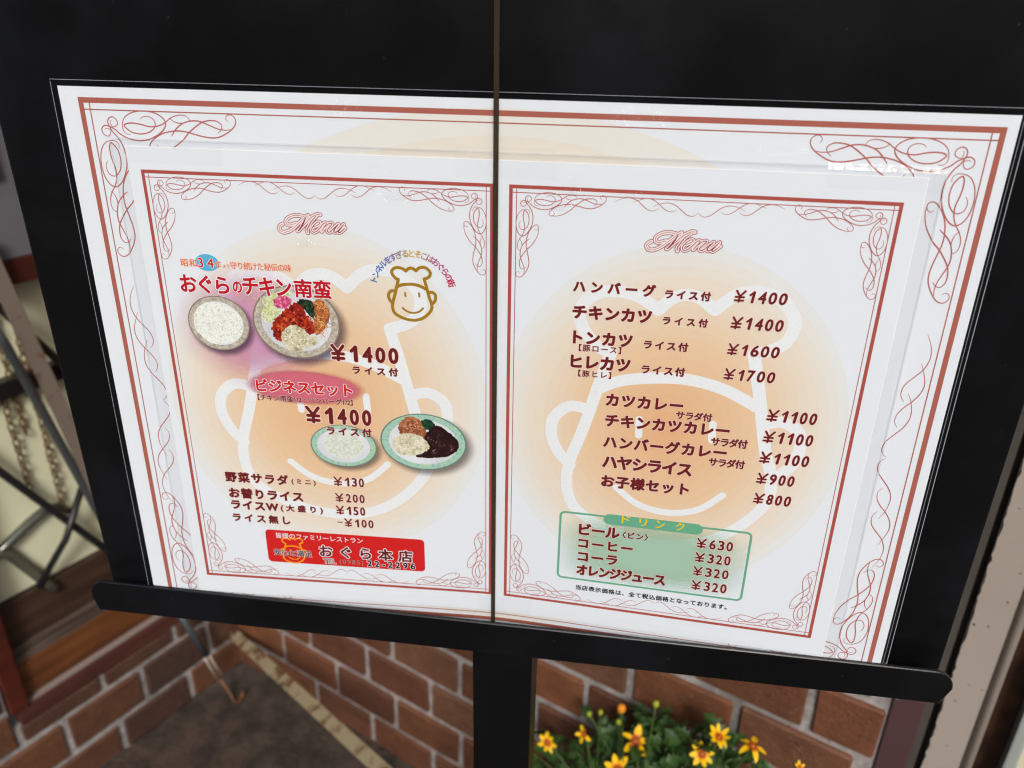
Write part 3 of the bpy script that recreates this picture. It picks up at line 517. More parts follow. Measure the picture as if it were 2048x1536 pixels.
# ================================================================== menu stand
t = thing('menu_stand', B(3, -992.4, -20, False), 'black satin menu display stand with a rounded front ledge and a square post', 'menu stand')
m = Mesh(); m.box(lambda x, y, z: B(x, y, z, False), (-244.5, -262, -19), (248.0, 265, 0), bev=1.2); m.build('back_panel', black, t)
def lip():
    m = Mesh(); x0, x1, y0, y1, r = -249.5, 250.5, -268.2, -245.8, 11; out = [(x0 + 2.5, y0), (x1 - 4.5, y0)]
    for k in range(9): a = math.radians(90 * k / 8); out.append((x1 - r + r * math.cos(a), y1 - r + r * math.sin(a)))
    for k in range(9): a = math.radians(90 + 90 * k / 8); out.append((x0 + r + r * math.cos(a), y1 - r + r * math.sin(a)))
    n = len(out); e = .5
    cx_, cy_ = (x0 + x1) / 2, (y0 + y1) / 2; sh = lambda p: (p[0] - math.copysign(e, p[0] - cx_), p[1] - math.copysign(e, p[1] - cy_))
    rings = [[B(p[0], p[1], 12, False) for p in out], [B(p[0], p[1], 13.6, False) for p in out], [B(*sh(p), 14.1, False) for p in out]]
    vs = sum(rings, []); fs = [tuple(range(n))[::-1], tuple(2 * n + i for i in range(n))]
    for r_ in range(2):
        for i in range(n): fs.append((r_ * n + i, r_ * n + (i + 1) % n, (r_ + 1) * n + (i + 1) % n, (r_ + 1) * n + i))
    m.add(vs, fs); return m
lg = lip().build('ledge', black, t)
m = Mesh(); m.box(lambda x, y, z: B(x, y, z, False), (-247, -268, 0.2), (246, -266, 11.9)); m.build('shelf', black, lg)
m = Mesh(); m.box(lambda x, y, z: B(x, y, z, False), (-15.4, -985, -39), (21.2, -268.6, 0), bev=.8); m.build('post', black, t)
m = Mesh(); m.box(lambda x, y, z: B(x, y, z, False), (-170, -992.2, -190), (176, -985.2, 150), bev=2); m.build('base_plate', black, t)

# ================================================================== printed menus
def sheet(M, x0, x1, y0, y1, z, nx=70, ny=36, mi=0, r=0):
    vs = []; fs = []
    for i in range(nx + 1):
        x = x0 + (x1 - x0) * i / nx; d = min(x - x0, x1 - x); c = (r - math.sqrt(max(0, r * r - (r - d) ** 2))) if r and d < r else 0
        for j in range(ny + 1): vs.append(B(x, y0 + c + (y1 - y0 - 2 * c) * j / ny, z))
    for i in range(nx):
        for j in range(ny): k = i * (ny + 1) + j; fs.append((k, k + ny + 1, k + ny + 2, k + 1))
    M.add(vs, fs, mi)
def stripe(M, x0, x1, y0, y1, z, mi=0):
    sheet(M, x0, x1, y0, y1, z, max(1, int((x1 - x0) / 5)), max(1, int((y1 - y0) / 5)), mi)
def frame(M, x0, x1, y0, y1, w1, gap, w2, z):
    """thick outer line and a thin inner line that crosses at the corners"""
    stripe(M, x0, x1, y1 - w1, y1, z); stripe(M, x0, x1, y0, y0 + w1, z); stripe(M, x0, x0 + w1, y0 + w1, y1 - w1, z); stripe(M, x1 - w1, x1, y0 + w1, y1 - w1, z)
    a = w1 + gap
    stripe(M, x0 + w1, x1 - w1, y1 - a - w2, y1 - a, z + .01, 1); stripe(M, x0 + w1, x1 - w1, y0 + a, y0 + a + w2, z + .01, 1)
    stripe(M, x0 + a, x0 + a + w2, y0 + w1, y1 - w1, z + .03, 1); stripe(M, x1 - a - w2, x1 - a, y0 + w1, y1 - w1, z + .03, 1)
def ornament(M, cx, cy, sx, sy, k, z, wid):
    zz = z
    for arm in (0, 1):
        for s in D['orn']:
            pts = spline(s, 6)
            if arm: pts = [(v + 1.0 , u - 1.2) for u, v in pts]
            pts = [(cx + sx * u * k, cy - sy * v * k) for u, v in pts]
            ribbon(M, pts, lambda q: wid * (.35 + .65 * math.sin(math.pi * min(1, max(0, q))) ** .7), zz, 0, .012); zz += .012
def waves(M, cx, cy, vert, k, z, sgn, wid, voff):
    zz = z
    for mir in (1, -1):
        for s in D['wave']:
            pts = [((mir * u) * k, voff + (v - 5) * k * (1 if not vert else 1)) for u, v in spline(s, 6)]
            if vert: pts = [(cx + sgn * v, cy + u) for u, v in pts]
            else: pts = [(cx + u, cy - sgn * v) for u, v in pts]
            ribbon(M, pts, lambda q: wid * (.3 + .7 * math.sin(math.pi * q) ** .8), zz, 0, .012); zz += .012
white = lambda r, g_, b: lin(r, g_, b)
# ---- outer, larger menu
t = thing('laminated_menu', B(0, -260, 5, False), 'larger laminated menu sheet behind, only its red scrollwork border showing', 'menu sheet')
m = Mesh(); sheet(m, -208.4, 211.6, -259.5, 36.6, .5); m.build('paper', m_paper('white_paper_with_beige_rings', [0], -110, 180, 143, 12, lin(228, 210, 184), lin(229, 215, 192), lin(230, 222, 206), lin(229, 231, 227)), t)
m = Mesh(); frame(m, -199.3, 207.2, -254.9, 31.9, 2.45, 2.6, .55, .6); m.build('border', M_FR, t)
for sx, sy, x, y in ((1, 1, -199.3, 31.6), (-1, 1, 207.2, 31.6), (1, -1, -199.3, -254.9), (-1, -1, 207.2, -254.9)):
    m = Mesh(); ornament(m, x, y, sx, sy, 1, .66, .31); m.build('corner_scroll', M_FL, t)
for x, sg in ((-199.3, 1), (207.2, -1)): m = Mesh(); waves(m, x, -122, True, 1.72, .66, sg, .27, 11); m.build('wave_scroll', M_FL, t)
m = Mesh(); sheet(m, -211.6, 214.8, -261, 39.6, .95, r=3); m.build('plastic_film', m_film('wavy_laminating_film', 9, .07, .0, .7, ((-73, 31, 14, 5), (60, 31, 16, 5), (120, 20, 14, 4))), t)
m = Mesh(); fe = plain('painted_pouch_highlight', lin(150, 156, 164), .25)  # light caught by the outer film edge, painted as pale strips
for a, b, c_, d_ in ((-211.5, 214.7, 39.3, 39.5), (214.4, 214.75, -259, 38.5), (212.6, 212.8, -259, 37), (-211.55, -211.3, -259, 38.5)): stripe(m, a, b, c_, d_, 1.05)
m.build('film_edge_highlight', fe, t)
# ---- inner menu
t = thing('laminated_menu', B(0, -250, 8, False), 'smaller laminated menu spread in front with dish lettering, food pictures and prices', 'menu sheet')
pap = m_paper('white_paper_with_orange_rings', [-91.5, 85.5], -117, 85, 94, 19, lin(227, 178, 132), lin(231, 200, 162), lin(231, 222, 206), lin(228, 231, 229))
m = Mesh(); sheet(m, -179.3, 181.3, -246.8, 10.9, 1.5, 80, 40); m.build('paper', pap, t)
fr_ink = ink('frame_red_ink', lin(172, 80, 70))
for x0, x1 in ((-173.2, -3.6), (3.5, 173.4)):
    m = Mesh(); frame(m, x0, x1, -235.1, .2, 1.65, 1.6, .38, 1.6); m.build('border', fr_ink, t)
    for sx, sy, x, y in ((1, 1, x0, .2), (-1, 1, x1, .2), (1, -1, x0, -235.1), (-1, -1, x1, -235.1)): m = Mesh(); ornament(m, x, y, sx, sy, .58, 1.66, .21); m.build('corner_scroll', M_FL, t)
    for y, sg in ((.2, 1), (-235.1, -1)): m = Mesh(); waves(m, (x0 + x1) / 2, y, False, 1, 1.66, sg, .18, 5.3); m.build('wave_scroll', M_FL, t)
# generic chef hat watermark, logo and banner emblem
def chef(M, cx, cy, k, wid, z, mi=0, parts=range(8), dz=.01):
    for i in parts:
        s = spline(D['chef'][i], 8) if i not in (0,) else D['chef'][i]
        ribbon(M, [(cx + u * k, cy + v * k) for u, v in s], lambda q: wid, z + i * .012, mi, dz)
    for j, s in enumerate(([(-17, -2), (-17.5, 7)], [(19, -1), (18.5, 8)], [(-26, -34), (-14, -43), (2, -46), (17, -42), (28, -32)])):
        ribbon(M, [(cx + u * k, cy + v * k) for u, v in spline(s, 8)], lambda q: wid * .62, z + .1 + j * .012, mi, dz)
wm_ink = ink('pale_watermark_ink', lin(232, 236, 238))
for cx in (-88.5, 88.5): m = Mesh(); chef(m, cx, -120, 1, 3.0, 1.62); m.build('chef_watermark', wm_ink, t)
# soft printed tints
def fade(name, key, shape, *a, **k):
    m = Mesh(); colfill(m, shape, k.pop('z', 1.78), 30, 10); return m.build(name, m_fade(*a, **k), t)
E_ = D['ell']; e = E_['pinkglow']
fade('pink_tint', 0, ell(-127, -78, 45, 37), 'pink_airbrush', lin(216, 156, 192), -127, -78, 45, 37, .2, 1.0, .75)
e = E_['biz']; fade('pink_oval', 0, ell(e[0], e[1], e[2] * 1.02, e[3] * 1.35), 'rose_airbrush', lin(214, 110, 128), e[0], e[1], e[2] * 1.02, e[3] * 1.35, .72, 1.0, .92, z=1.80)
gx0, gx1, gy0, gy1 = 34.1, 134.0, -216.4, -172.8
fade('green_tint', 0, rrect(gx0 + 1, gy0 + 1, gx1 - 1, gy1 - 1, 2), 'green_airbrush', lin(170, 207, 181), (gx0 + gx1) / 2, (gy0 + gy1) / 2, 50, 22, .3, 1.2, .85, square=True, z=1.80)
m = Mesh()
def rr_ribbon(M, x0, y0, x1, y1, r, h, z):
    pts = []
    for cx, cy, a0 in ((x1 - r, y1 - r, 90), (x1 - r, y0 + r, 0), (x0 + r, y0 + r, -90), (x0 + r, y1 - r, 180)):
        for k in range(7): a = math.radians(a0 - 15 * k); pts.append((cx + r * math.cos(a), cy + r * math.sin(a)))
    pts.append(pts[0]); full = []
    for a, b in zip(pts, pts[1:]):
        n = max(1, int(math.hypot(b[0] - a[0], b[1] - a[1]) / 4))
        for k in range(n): full.append((a[0] + (b[0] - a[0]) * k / n, a[1] + (b[1] - a[1]) * k / n))
    full.append(pts[0]); ribbon(M, full, lambda q: h, z, 0, .01)
rr_ribbon(m, gx0, gy0, gx1, gy1, 2.6, .62, 1.9); m.build('drinks_box_outline', M_GRN, t); m = Mesh(); colfill(m, rrect(57.2, -177.6, 109.2, -171.0, 3.2), 1.96, 40, 2); m.build('drinks_tab', M_GRN, t)
# plates
def dish(key, rimcols, foods):
    cx, cy, rx, ry = E_[key]; base = 1.86
    par = Mesh(); colfill(par, ell(cx + rx * .10, cy - ry * .14, rx * 1.16, ry * 1.16), base, 30, 10)
    pr = par.build('dish_picture', m_fade('printed_plate_shade', lin(84, 60, 84) if key in ('rice', 'chicken') else lin(120, 110, 104), cx + rx * .10, cy - ry * .14, rx * 1.16, ry * 1.16, .74, 1.0, .62), t)
    zz = base + .05
    tl = -.12 if key in ('rice', 'chicken') else -.04
    layers = [('rim_edge', 1.0, lambda: plain('plate_edge_print', rimcols[0])), ('rim', .965, lambda: m_food('plate_rim_print', [(.35, rimcols[1]), (.5, rimcols[2]), (.65, rimcols[3])], 620)), ('well', .80, lambda: m_food('plate_white_print', [(.3, lin(196, 200, 206)), (.7, lin(232, 236, 240))], 25))]
    for nm, k, mf in layers:
        mm = Mesh(); colfill(mm, ell(cx, cy, rx * k, ry * k), zz, 30, 8); mm.build(nm, mf(), pr); zz += .03
    for nm, fn in foods: zz += .03; mm = Mesh(); mat = fn(mm, zz); mm.build(nm, mat, pr)
    return pr
RIM1 = (lin(134, 120, 104), lin(150, 140, 124), lin(186, 178, 162), lin(212, 206, 194)); RIM2 = (lin(96, 130, 120), lin(120, 176, 168), lin(166, 204, 190), lin(186, 206, 142))
def rice(cx, cy, rx, ry, tone):
    def f(M, z):
        P = [(cx + rx * math.cos(a) * random.uniform(.93, 1.04), cy + ry * math.sin(a) * random.uniform(.93, 1.04)) for a in [math.pi * 2 * k / 16 for k in range(16)]]
        blob(M, P, z, 0, .25)
        return m_food('rice_print', [(.18, tone[0]), (.42, tone[1]), (.7, tone[2])], 900, vor=True)
    return f
def bl(pts, stops, scale, jag=.4, vor=False):
    def f(M, z): blob(M, [tuple(p) for p in pts], z, 0, jag); return m_food('food_print', stops, scale, vor=vor)
    return f
def strands(pts, n, stops, wid, ln):
    cx = sum(p[0] for p in pts) / len(pts); cy = sum(p[1] for p in pts) / len(pts); rx = max(abs(p[0] - cx) for p in pts); ry = max(abs(p[1] - cy) for p in pts)
    def f(M, z):
        for k in range(n):
            a = random.uniform(0, 6.28); r = math.sqrt(random.random()) * .85; x, y = cx + rx * r * math.cos(a), cy + ry * r * math.sin(a); d = random.uniform(0, 6.28)
            P = [(x, y)]
            for q in range(3): d += random.uniform(-.8, .8); P.append((P[-1][0] + ln * math.cos(d), P[-1][1] + ln * math.sin(d)))
            ribbon(M, spline(P, 3), lambda q: wid, z + random.random() * .02, k % len(stops), 0)
        return stops
    return f
def flecks(pts, n, stops, size, spread=.82):
    cx = sum(p[0] for p in pts) / len(pts); cy = sum(p[1] for p in pts) / len(pts)
    def f(M, z):
        for k in range(n):
            a, b = random.choice(list(zip(pts, pts[1:] + pts[:1]))); q = random.random(); r = math.sqrt(random.random()) * spread
            x = cx + (a[0] + (b[0] - a[0]) * q - cx) * r; y = cy + (a[1] + (b[1] - a[1]) * q - cy) * r; n_ = 6; s0 = size * random.uniform(.5, 1.3); t0 = random.random() * 6; el = random.uniform(.35, .9)
            P = []
            for j in range(n_):
                w_ = 6.283 * j / n_; u, v = s0 * math.cos(w_) * random.uniform(.8, 1.2), s0 * el * math.sin(w_) * random.uniform(.8, 1.2); P.append(B(x + u * math.cos(t0) - v * math.sin(t0), y + u * math.sin(t0) + v * math.cos(t0), z + .001 * (k % 40)))
            M.add(P, [tuple(range(n_))], k % len(stops))
        return stops
    return f
i_ = lambda *c: ink('strand_print', lin(*c)); FD = D['food']
cx, cy, rx, ry = E_['rice']
circ = lambda cx, cy, rx, ry: [(cx + rx * math.cos(.5236 * k), cy + ry * math.sin(.5236 * k)) for k in range(12)]
dish('rice', RIM1, [('rice', rice(cx - .3, cy + .1, rx * .80, ry * .80, (lin(198, 205, 188), lin(222, 227, 216), lin(238, 241, 236)))), ('rice_grains', flecks(circ(cx - .3, cy, rx * .78, ry * .78), 520, [i_(240, 243, 238), i_(228, 233, 222), i_(204, 211, 192), i_(216, 223, 208), i_(246, 247, 244)], .55, 1.0))])
dish('chicken', RIM1, [('shredded_cabbage', bl(FD['cabbage'], [(.35, lin(150, 168, 90)), (.5, lin(206, 214, 160)), (.65, lin(232, 234, 208))], 700)), ('cabbage_strands', strands(FD['cabbage'], 60, [i_(222, 226, 176), i_(190, 204, 120), i_(238, 236, 214)], .16, 1.0)),
    ('noodles', bl(FD['noodle'], [(.35, lin(112, 58, 24)), (.5, lin(184, 104, 52)), (.65, lin(222, 160, 104))], 520)), ('noodle_strands', strands(FD['noodle'], 70, [i_(206, 132, 72), i_(160, 82, 36), i_(230, 178, 120), i_(120, 60, 30)], .17, 1.1)),
    ('greens', bl(FD['greens'], [(.38, lin(8, 20, 14)), (.55, lin(28, 52, 30)), (.7, lin(90, 120, 70))], 700)), ('red_chicken', bl(FD['redchicken'], [(.32, lin(82, 12, 10)), (.46, lin(148, 30, 18)), (.58, lin(180, 56, 26)), (.7, lin(216, 120, 60))], 300, .6)), ('chicken_pieces', flecks(FD['redchicken'], 170, [i_(150, 24, 14), i_(190, 60, 28), i_(96, 14, 10), i_(214, 104, 54), i_(120, 18, 12)], .8)),
    ('pickled_ginger', bl(FD['ginger'], [(.35, lin(164, 36, 88)), (.5, lin(206, 72, 124)), (.68, lin(240, 160, 180))], 560)), ('tartar_sauce', bl(FD['tartar'], [(.32, lin(128, 120, 76)), (.46, lin(196, 190, 156)), (.62, lin(226, 222, 200))], 260, .5)), ('sauce_lumps', flecks(FD['tartar'], 120, [i_(222, 216, 190), i_(196, 188, 152), i_(168, 158, 118), i_(236, 232, 214)], .6))])
cx, cy, rx, ry = E_['rice2']
dish('rice2', RIM2, [('rice', rice(cx, cy + .5, rx * .60, ry * .66, (lin(190, 200, 180), lin(208, 216, 200), lin(222, 228, 216)))), ('rice_grains', flecks(circ(cx, cy + .5, rx * .58, ry * .62), 260, [i_(224, 230, 218), i_(206, 214, 196), i_(196, 206, 184)], .6, 1.0))])
dish('hamburg', RIM2, [('fried_chicken', bl(FD['fried'], [(.35, lin(112, 60, 34)), (.5, lin(164, 98, 62)), (.66, lin(206, 148, 108))], 300, .5)), ('crumbs', flecks(FD['fried'], 90, [i_(190, 128, 88), i_(140, 80, 48), i_(216, 160, 120), i_(110, 58, 34)], .6)), ('greens', bl(FD['greens2'], [(.38, lin(10, 36, 24)), (.6, lin(30, 84, 50)), (.75, lin(120, 160, 110))], 700)),
    ('brown_sauce', bl(FD['sauce_brown'], [(.35, lin(28, 8, 10)), (.62, lin(52, 20, 20)), (.74, lin(150, 120, 112))], 330, .3)), ('tartar_sauce', bl(FD['tartar2'], [(.32, lin(160, 152, 116)), (.46, lin(206, 200, 170)), (.62, lin(232, 228, 206))], 300, .4)), ('sauce_lumps', flecks(FD['tartar2'], 110, [i_(226, 222, 198), i_(206, 200, 168), i_(186, 178, 140), i_(238, 234, 218)], .5)), ('gloss_spots', flecks(FD['sauce_brown'], 16, [i_(130, 104, 100), i_(84, 56, 52)], .5, .6))])
# blue disc behind the year
m = Mesh(); colfill(m, ell(*E_['blue']), 1.84, 20, 6); m.build('blue_disc', M_BLUE, t)
# red banner with emblem
m = Mesh(); colfill(m, rrect(-134.2, -222.2, -42.0, -199.9, 2.4), 1.84, 40, 8); bn = m.build('banner', M_BOX, t)
m = Mesh(); lo = D['redlogo']; k = 17.4 / 143; chef(m, lo[0][0], lo[0][1] - .9, k, .48, 1.9, 0, range(8)); m.build('emblem', M_ORL, bn)
m = Mesh(); lo = D['smalllogo']; k = 27.3 / 143; chef(m, lo[0][0] , lo[0][1] - .9, k, .78, 1.88, 0, range(8)); m.build('chef_logo', M_GOLD, t)
# heading script
blush = ink('blush_ink', lin(240, 226, 224))
for cx, cy in D['menuc']:
    m = Mesh()
    for mi, hw, z in ((0, 1.12, 1.90), (1, .84, 2.0), (2, .62, 2.06)):
        for i, s in enumerate(D['menu']): ribbon(m, [(cx + u, cy + v) for u, v in spline(s, 6)], lambda q: hw, z + .004 * i, mi, .004)
    for i, (s, wd) in enumerate(zip(D['menu'], D['menuw'])): ribbon(m, [(cx + u, cy + v) for u, v in spline(s, 8)], lambda q: .11 + .13 * (wd - 1) * math.sin(math.pi * q) ** .6, 2.12 + .004 * i, 0, .004)
    m.build('heading', [M_MEN, M_PINK, blush], t)
# lettering
ST = {  # style: (group, ink index, offset, halo offset, halo index, shear)
    'dish': ('dish_names', 0, .052, .082, 1, 0), 'dish2': ('dish_names', 0, .048, .078, 1, 0), 'small': ('dish_names', 0, .030, .062, 1, 0), 'note': ('tax_note', 3, .034, None, None, 0),
    'big': ('prices', 0, .038, .076, 1, 0), 'price': ('prices', 0, .027, .060, 1, 0), 'pricei': ('prices', 0, .030, .062, 1, .12),
    'title': ('title', 4, .030, .066, 2, 0), 'biz': ('title', 5, .040, .078, 2, 0), 'orange': ('title', 6, .012, .045, 1, 0), 'red34': ('title', 5, .018, .055, 2, 0),
    'white': ('banner_lettering', 2, .006, None, None, 0), 'black_halo': ('banner_lettering', 3, .020, .055, 2, 0), 'shop': ('banner_lettering', 0, .034, .085, 2, 0), 'grey': ('banner_lettering', 7, .03, .07, 2, 0),
    'outline': ('banner_lettering', 7, .006, None, None, 0), 'blackbold': ('banner_lettering', 3, .035, .08, 2, 0), 'yellow': ('drinks_heading', 8, .012, None, None, 0)}
INKS = [M_DARK, M_HALO, M_WH, M_BLK, M_TIT, M_RED, M_OR, M_GREY, M_YEL]
NM = {'dish': 'dish_name', 'dish2': 'side_note', 'small': 'side_note', 'note': 'tax_note', 'big': 'price', 'price': 'price', 'pricei': 'price', 'title': 'title_word', 'biz': 'set_title', 'orange': 'tagline_word', 'red34': 'year_number', 'white': 'banner_slogan', 'black_halo': 'banner_motto', 'shop': 'shop_lettering', 'grey': 'telephone_word', 'outline': 'area_code', 'blackbold': 'telephone_number', 'yellow': 'heading_letter'}
for body, x0, x1, y0, h, st in D['T']:
    gname, mi, off, halo, hmi, shear = ST[st]; M = Mesh()
    if '¥' in body:
        if body[0] == '-': ribbon(M, [(x0, y0 + h * .5), (x0 + h * .45, y0 + h * .5)], lambda q: h * .06, 2.1, 0, 0); x0 += h * .75
        yw = h * .74; body = body.replace('¥', '').replace('-', ''); yx = lambda u, v: (x0 + u * yw + shear * v * h, y0 + v * h)
        for hw, zz, m_ in ((.125 if st != 'big' else .15, 2.06, 1), (.082 if st != 'big' else .095, 2.1, 0)):
            for j, (p, q_) in enumerate((((.06, .95), (.5, .5)), ((.94, .95), (.5, .5)), ((.5, .5), (.5, .06)), ((.08, .45), (.92, .45)), ((.08, .17), (.92, .17)))): ribbon(M, [yx(*p), yx(*q_)], lambda q: h * hw, zz + .004 * j, m_, 0)
        x0 += yw + h * .30; n_ = len(body); pitch = (x1 - x0 + h * .16) / n_; wc = pitch - h * .16
        for j, dch in enumerate(body):
            a0 = x0 + j * pitch
            if dch == '1':
                k_ = .105 if st != 'big' else .125; px = lambda u, v: (a0 + wc * .5 + (u - .5) * h * .6 + shear * (v - .3) * h, y0 + v * h)
                for hw, zz, m_ in ((k_ + .045, 2.06, 1), (k_, 2.1, 0)):
                    for i2, (p, q_) in enumerate((((.62, .1), (.62, .9)), ((.60, .9), (.20, .66)))): ribbon(M, [px(*p), px(*q_)], lambda q: h * hw * (1 if i2 == 0 else .8), zz + .004 * i2, m_, 0)
            else: text(M, dch, a0, a0 + wc, y0, h, 2.06, mi, off, halo, hmi, shear)
        M.build(NM[st], INKS, t); continue
    text(M, body, x0, x1, y0, h, 2.06, mi, off, halo, hmi, shear)
    M.build(NM[st], INKS, bn if gname == 'banner_lettering' else t)
# arched slogan, its colour running from blue over yellow to magenta
word, ax, ay, ar = D['arc']; stops = [(0, (40, 110, 180)), (.28, (110, 110, 180)), (.42, (170, 150, 120)), (.5, (214, 180, 50)), (.6, (186, 150, 110)), (.75, (180, 90, 140)), (1, (190, 20, 80))]
sm = Mesh(); mats = []
for i, chh in enumerate(word):
    q = i / (len(word) - 1); ang = math.radians(162 - 144 * q)
    for (p0, c0), (p1, c1) in zip(stops, stops[1:]):
        if p0 <= q <= p1: f = (q - p0) / (p1 - p0); col = tuple(c0[k] + (c1[k] - c0[k]) * f for k in range(3)); break
    mats.append(ink('slogan_ink', lin(*col))); G = glyphs(chh, 0, 1.0); b = bounds(G[0]); cw, hh = (b[0] + b[1]) / 2, .38
    s = 4.0; r_ = ang - math.pi / 2
    lay_glyphs(sm, G, lambda v: (ax + ar * math.cos(ang) + s * ((v[0] - cw) * math.cos(r_) - (v[1] - hh) * math.sin(r_)), ay + ar * math.sin(ang) + s * ((v[0] - cw) * math.sin(r_) + (v[1] - hh) * math.cos(r_))), .028 * s, 2.06, i)
sm.build('arched_slogan', mats, t)
m = Mesh(); sheet(m, -186.5, 188.3, -250.5, 14.6, 2.30, r=3); m.build('plastic_film', m_film('creased_laminating_film', 11, .06, .0, .8, ((33, 0, 5, 11), (26, -9, 8, 5), (-48, -8, 16, 5), (-58, 6, 10, 3), (-95, -32, 9, 5), (60, -3, 8, 3))), t)

m = Mesh(); fe = plain('pale_painted_highlight', lin(206, 210, 214), .3)  # reflection on the inner film edge, put in as pale coloured lines
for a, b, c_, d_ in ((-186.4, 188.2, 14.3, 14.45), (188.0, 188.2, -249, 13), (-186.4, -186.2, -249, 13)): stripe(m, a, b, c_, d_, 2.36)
m.build('film_edge_highlight', fe, t)
m = Mesh(); stripe(m, -179.3, 181.3, 10.6, 10.95, 1.6); stripe(m, 181.0, 181.3, -246.8, 10.5, 1.6); m.build('paper_edge_highlight', plain('painted_paper_highlight', lin(250, 250, 250), .5), t)  # bright lines painted for the highlight along the front sheet's edge
# ================================================================== tape and strap
tape_m = m_film('clear_tape', 70, .12, .0, .9, (), .02)
def tape(x0, x1, y0, y1, z, label):
    m = Mesh(); vs = []; fs = []; n, k = 40, 8
    for i in range(n + 1):
        for j in range(k + 1):
            y = y0 + (y1 - y0) * j / k; jag = random.uniform(-.3, .3) if i in (0, n) else 0
            up = max(0, min(1.2, 1.2 * (15.2 - y) / 3.0)) + .05 * math.sin(i * 1.7) * random.random()
            if y < -200: up = 1.2
            vs.append(B(x0 + (x1 - x0) * i / n + jag, y, z + up, True, True))
    for i in range(n):
        for j in range(k): q = i * (k + 1) + j; fs.append((q, q + k + 1, q + k + 2, q + 1))
    m.add(vs, fs); o = m.build('adhesive_tape', tape_m, None, origin=B((x0 + x1) / 2, y0, z)); return tag(o, label, 'tape', 'clear tape strips holding the front menu')
tape(-21.2, 24.4, 3.2, 16.4, 1.25, 'clear tape strip at the top middle of the front menu, under the brown strap')
tape(-178, -131, 3.4, 14, 1.25, 'clear tape strip at the top left corner of the front menu')
tape(140, 187.6, 5, 15.4, 1.25, 'clear tape strip at the top right corner of the front menu')
tape(-11.8, 19.7, -246, -235.6, 1.25, 'clear tape strip at the bottom middle of the front menu')
xs = N('brown_translucent_plastic'); xs.col(lin(60, 49, 36)); xs.set(.35, spec=.4); xs.b.inputs['Alpha'].default_value = .78
m = Mesh(); m.box(lambda x, y, z: B(x, y, z, False), (-3.6, -262, 3.0), (-1.2, 266.5, 3.5), bev=.15)
m.box(lambda x, y, z: B(x, y, z, False), (-3.9, 266.6, -20.5), (-.9, 267.3, 3.7)); m.box(lambda x, y, z: B(x, y, z, False), (-3.9, -262, -20.6), (-.9, 266.5, -20))
tag(m.build('elastic_strap', xs.m, None, origin=B(-2.4, -262, 3, False)), 'thin brown translucent strap running vertically over both menus', 'strap')

# ================================================================== flowering plant
t = thing('flowering_plant', FR(790, 0, 95), 'yellow daisy-like flowers with dark green leaves growing in front of the brick wall', 'flowers')
leafm = N('green_leaf'); oi = leafm.n('ObjectInfo'); ln_ = leafm.noise(120, 3)
leafm.col(leafm.mix(ln_, lin(30, 54, 24), lin(66, 98, 44))); leafm.set(.5, spec=.4)
stemm = plain('green_stem', lin(70, 96, 44), .5)
def petal_mat():
    x = N('yellow_petal'); uv = x.n('UVMap'); sep = x.n('SeparateXYZ'); x.l(uv.outputs[0], sep.inputs[0]); x.col(x.ramp(sep.outputs['X'], [(.10, lin(120, 24, 10)), (.26, lin(206, 110, 12)), (.38, lin(230, 180, 12)), (1, lin(236, 196, 22))])); x.set(.55, spec=.25); return x.m
PM = petal_mat(); cmat = plain('flower_centre', lin(176, 96, 20), .8); bud_m = plain('flower_bud', lin(150, 160, 40), .6); bud_o = plain('orange_bud', lin(226, 140, 20), .6)
def petal_mesh(L, W, up):
    vs = []; fs = []; uv = []
    n = 7
    for i in range(n + 1):
        q = i / n; wv = W * (math.sin(math.pi * min(1, q * .82 + .12)) ** .8) * (.35 if i == n else 1); z = up * q * q * L
        for j in (-1, 0, 1): vs.append((L * q + .0015, j * wv / 2, z + (abs(j) * .12 * wv))); uv.append((q, .5))
    for i in range(n):
        for j in (0, 1): k = i * 3 + j; fs.append((k, k + 1, k + 4, k + 3))
    me = bpy.data.meshes.new('petal'); me.from_pydata(vs, [], fs); l = me.uv_layers.new()
    for p in me.polygons:
        for li in p.loop_indices: l.data[li].uv = uv[me.loops[li].vertex_index]
    me.materials.append(PM); me.polygons.foreach_set('use_smooth', [True] * len(fs)); return me
PET = [petal_mesh(.0125, .0062, u) for u in (-.25, .1, .45)]
base = Vector(t.location); root = Vector(FR(795, 238, 95)) 
SM = Mesh()
def stem(tip, r=.0009, bendy=.012):
    b = root + Vector((random.uniform(-.05, .05), random.uniform(-.03, .03), 0)); b = b + (Vector((tip.x, tip.y, 0)) - Vector((b.x, b.y, 0))) * .35
    mid = (b + tip) / 2 + Vector((random.uniform(-bendy, bendy), random.uniform(-bendy, bendy), .01)); P = []
    for k in range(9): q = k / 8; P.append((1 - q) ** 2 * b + 2 * q * (1 - q) * mid + q * q * tip)
    SM.tube(P, r, 6)
